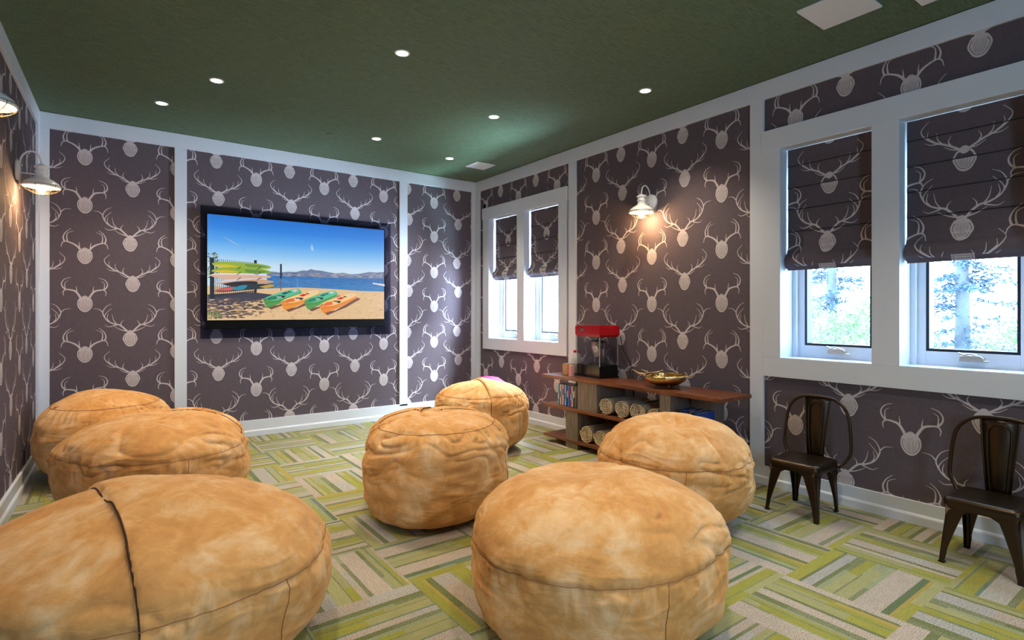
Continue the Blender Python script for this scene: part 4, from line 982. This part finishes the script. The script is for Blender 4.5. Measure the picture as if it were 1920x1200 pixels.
    pts = pts+[(x, -y, z) for x, y, z in pts[-2::-1]]; m.tube(smooth_path(pts, 5), .0038, 8); m.build('pressed_arch', BRONZE, sp)
    for k in (1, -1):
        m = Mesh(); m.tube([(sx_(z)+.002, k*(.044+.030*(z-.3)/.352), z) for z in (.302, .40, .5, .6, .65)], .0042, 8); m.build('rolled_edge', BRONZE, sp)
    return t
c1 = chair((3.308, 1.603, 0), 'small bronze metal chair standing under the narrower window opening')
c2 = chair((3.300, .752, 0), 'small bronze metal chair partly cut off by the right edge of the photo')

# ------------------------------------------------------------------ outdoors beyond the windows
m = Mesh(); m.add([(3.9, -30, -.4), (60, -30, -.4), (60, 50, -.4), (3.9, 50, -.4)], [(0, 1, 2, 3)]); o = m.build('ground', M('pale_dry_ground', rgb(205, 205, 190), .9).m); tag(o, kind='structure')
LEAFA = M('sunlit_leaf', rgb(112, 140, 92), .7).m; LEAFB = M('blue_green_needles', rgb(62, 84, 106), .8).m; BARK = M('grey_bark', rgb(96, 100, 110), .9).m
def bush(x, y, r, h, seed, label):
    rn = random.Random(seed); t = empty('bush', (x, y, -.4), label, 'bush', 'bushes outside the windows'); m = Mesh()
    vs = []; fs = []
    for i in range(5200):
        a = rn.uniform(0, 2*PI); zz = rn.random()**.8; rr = r*math.sqrt(1-(zz*.95)**2)*rn.uniform(.6, 1.05)*(1+.2*math.sin(3*a+seed)); p = Vector((rr*math.cos(a), rr*math.sin(a), h*zz*rn.uniform(.9, 1.08)))
        u = Vector((rn.gauss(0, 1), rn.gauss(0, 1), rn.gauss(0, 1))).normalized(); v = u.cross(Vector((rn.gauss(0, 1), rn.gauss(0, 1), rn.gauss(0, 1)))).normalized(); s_ = rn.uniform(.018, .042)
        b = len(vs); vs += [p+u*s_, p+v*s_*.5, p-u*s_, p-v*s_*.5]; fs.append((b, b+1, b+2, b+3))
    m.add(vs, fs); m.build('foliage', LEAFA, t, fix=False)
    m = Mesh()
    for k in range(6):
        a = k*1.05+seed; m.tube([(0, 0, 0), (r*.3*math.cos(a), r*.3*math.sin(a), h*.4), (r*.6*math.cos(a), r*.6*math.sin(a), h*.75)], .02, 6, rf=lambda f: 1-.6*f)
    m.build('stem', BARK, t)
BL = ['pale sunlit leafy bush in the lower right of the near window, left pane', 'pale leafy bush hidden left of the near window, left pane', 'pale leafy bush at the right edge of the near window, right pane', 'pale leafy bush behind the others, right behind the wide mullion of the near window', 'pale leafy bush farthest back, at the left edge of the left pane', 'pale leafy bush beyond the right end of the near window']
for i, (x, y, r, h) in enumerate(((9.3, 3.7, .95, 1.55), (10.0, 5.85, .95, 1.8), (11.2, 1.9, .95, 1.5), (11.9, 4.3, .95, 1.8), (13.4, 6.6, .95, 1.8), (8.9, .9, .95, 1.1))):
    bush(x, y, r, h, 20+i, BL[i])
def tree(x, y, h, r, seed, label):
    rn = random.Random(seed); t = empty('conifer', (x, y, -.4), label, 'tree', 'conifers beyond the bushes outside'); m = Mesh(); vs = []; fs = []
    m.tube([(0, 0, 0), (.05, .03, h*.5), (0, 0, h)], .16, 10, rf=lambda f: 1-.85*f); m.build('trunk', BARK, t)
    m = Mesh()
    for i in range(130):
        z = rn.uniform(.06, 1)**1.2*h; a = rn.uniform(0, 2*PI); L = r*(1.05-z/h)*rn.uniform(.5, 1.1); dz = -.15*L
        for k in range(70):
            f = rn.uniform(.15, 1); p = Vector((L*f*math.cos(a), L*f*math.sin(a), z+dz*f)); p += Vector((rn.gauss(0, .07), rn.gauss(0, .07), rn.gauss(0, .05)))
            u = Vector((math.cos(a)+rn.gauss(0, .6), math.sin(a)+rn.gauss(0, .6), rn.gauss(0, .4))).normalized(); v = u.cross(Vector((rn.gauss(0, 1), rn.gauss(0, 1), rn.gauss(0, 1)))).normalized(); s_ = rn.uniform(.03, .075)
            b = len(vs); vs += [p+u*s_, p+v*s_*.4, p-u*s_, p-v*s_*.4]; fs.append((b, b+1, b+2, b+3))
    m.add(vs, fs); m.build('needles', LEAFB, t, fix=False)
TL = ['bluish conifer in the middle of the left pane of the near window', 'tall bluish conifer farthest away, left of the left pane', 'bluish conifer in the left half of the right pane of the near window', 'tall bluish conifer past the right edge of the right pane', 'tallest bluish conifer, behind the wide mullion between the panes', 'bluish conifer nearest the house, beyond the right edge of the photo']
for i, (x, y, h, r) in enumerate(((16, 7.0, 9, 1.3), (20, 10.0, 10, 1.6), (15.5, 4.0, 8, 1.2), (19.5, 3.0, 10, 1.4), (19.5, 6.4, 11, 1.4), (14.5, 1.1, 9, 1.2))):
    tree(x, y, h, r, 40+i, TL[i])
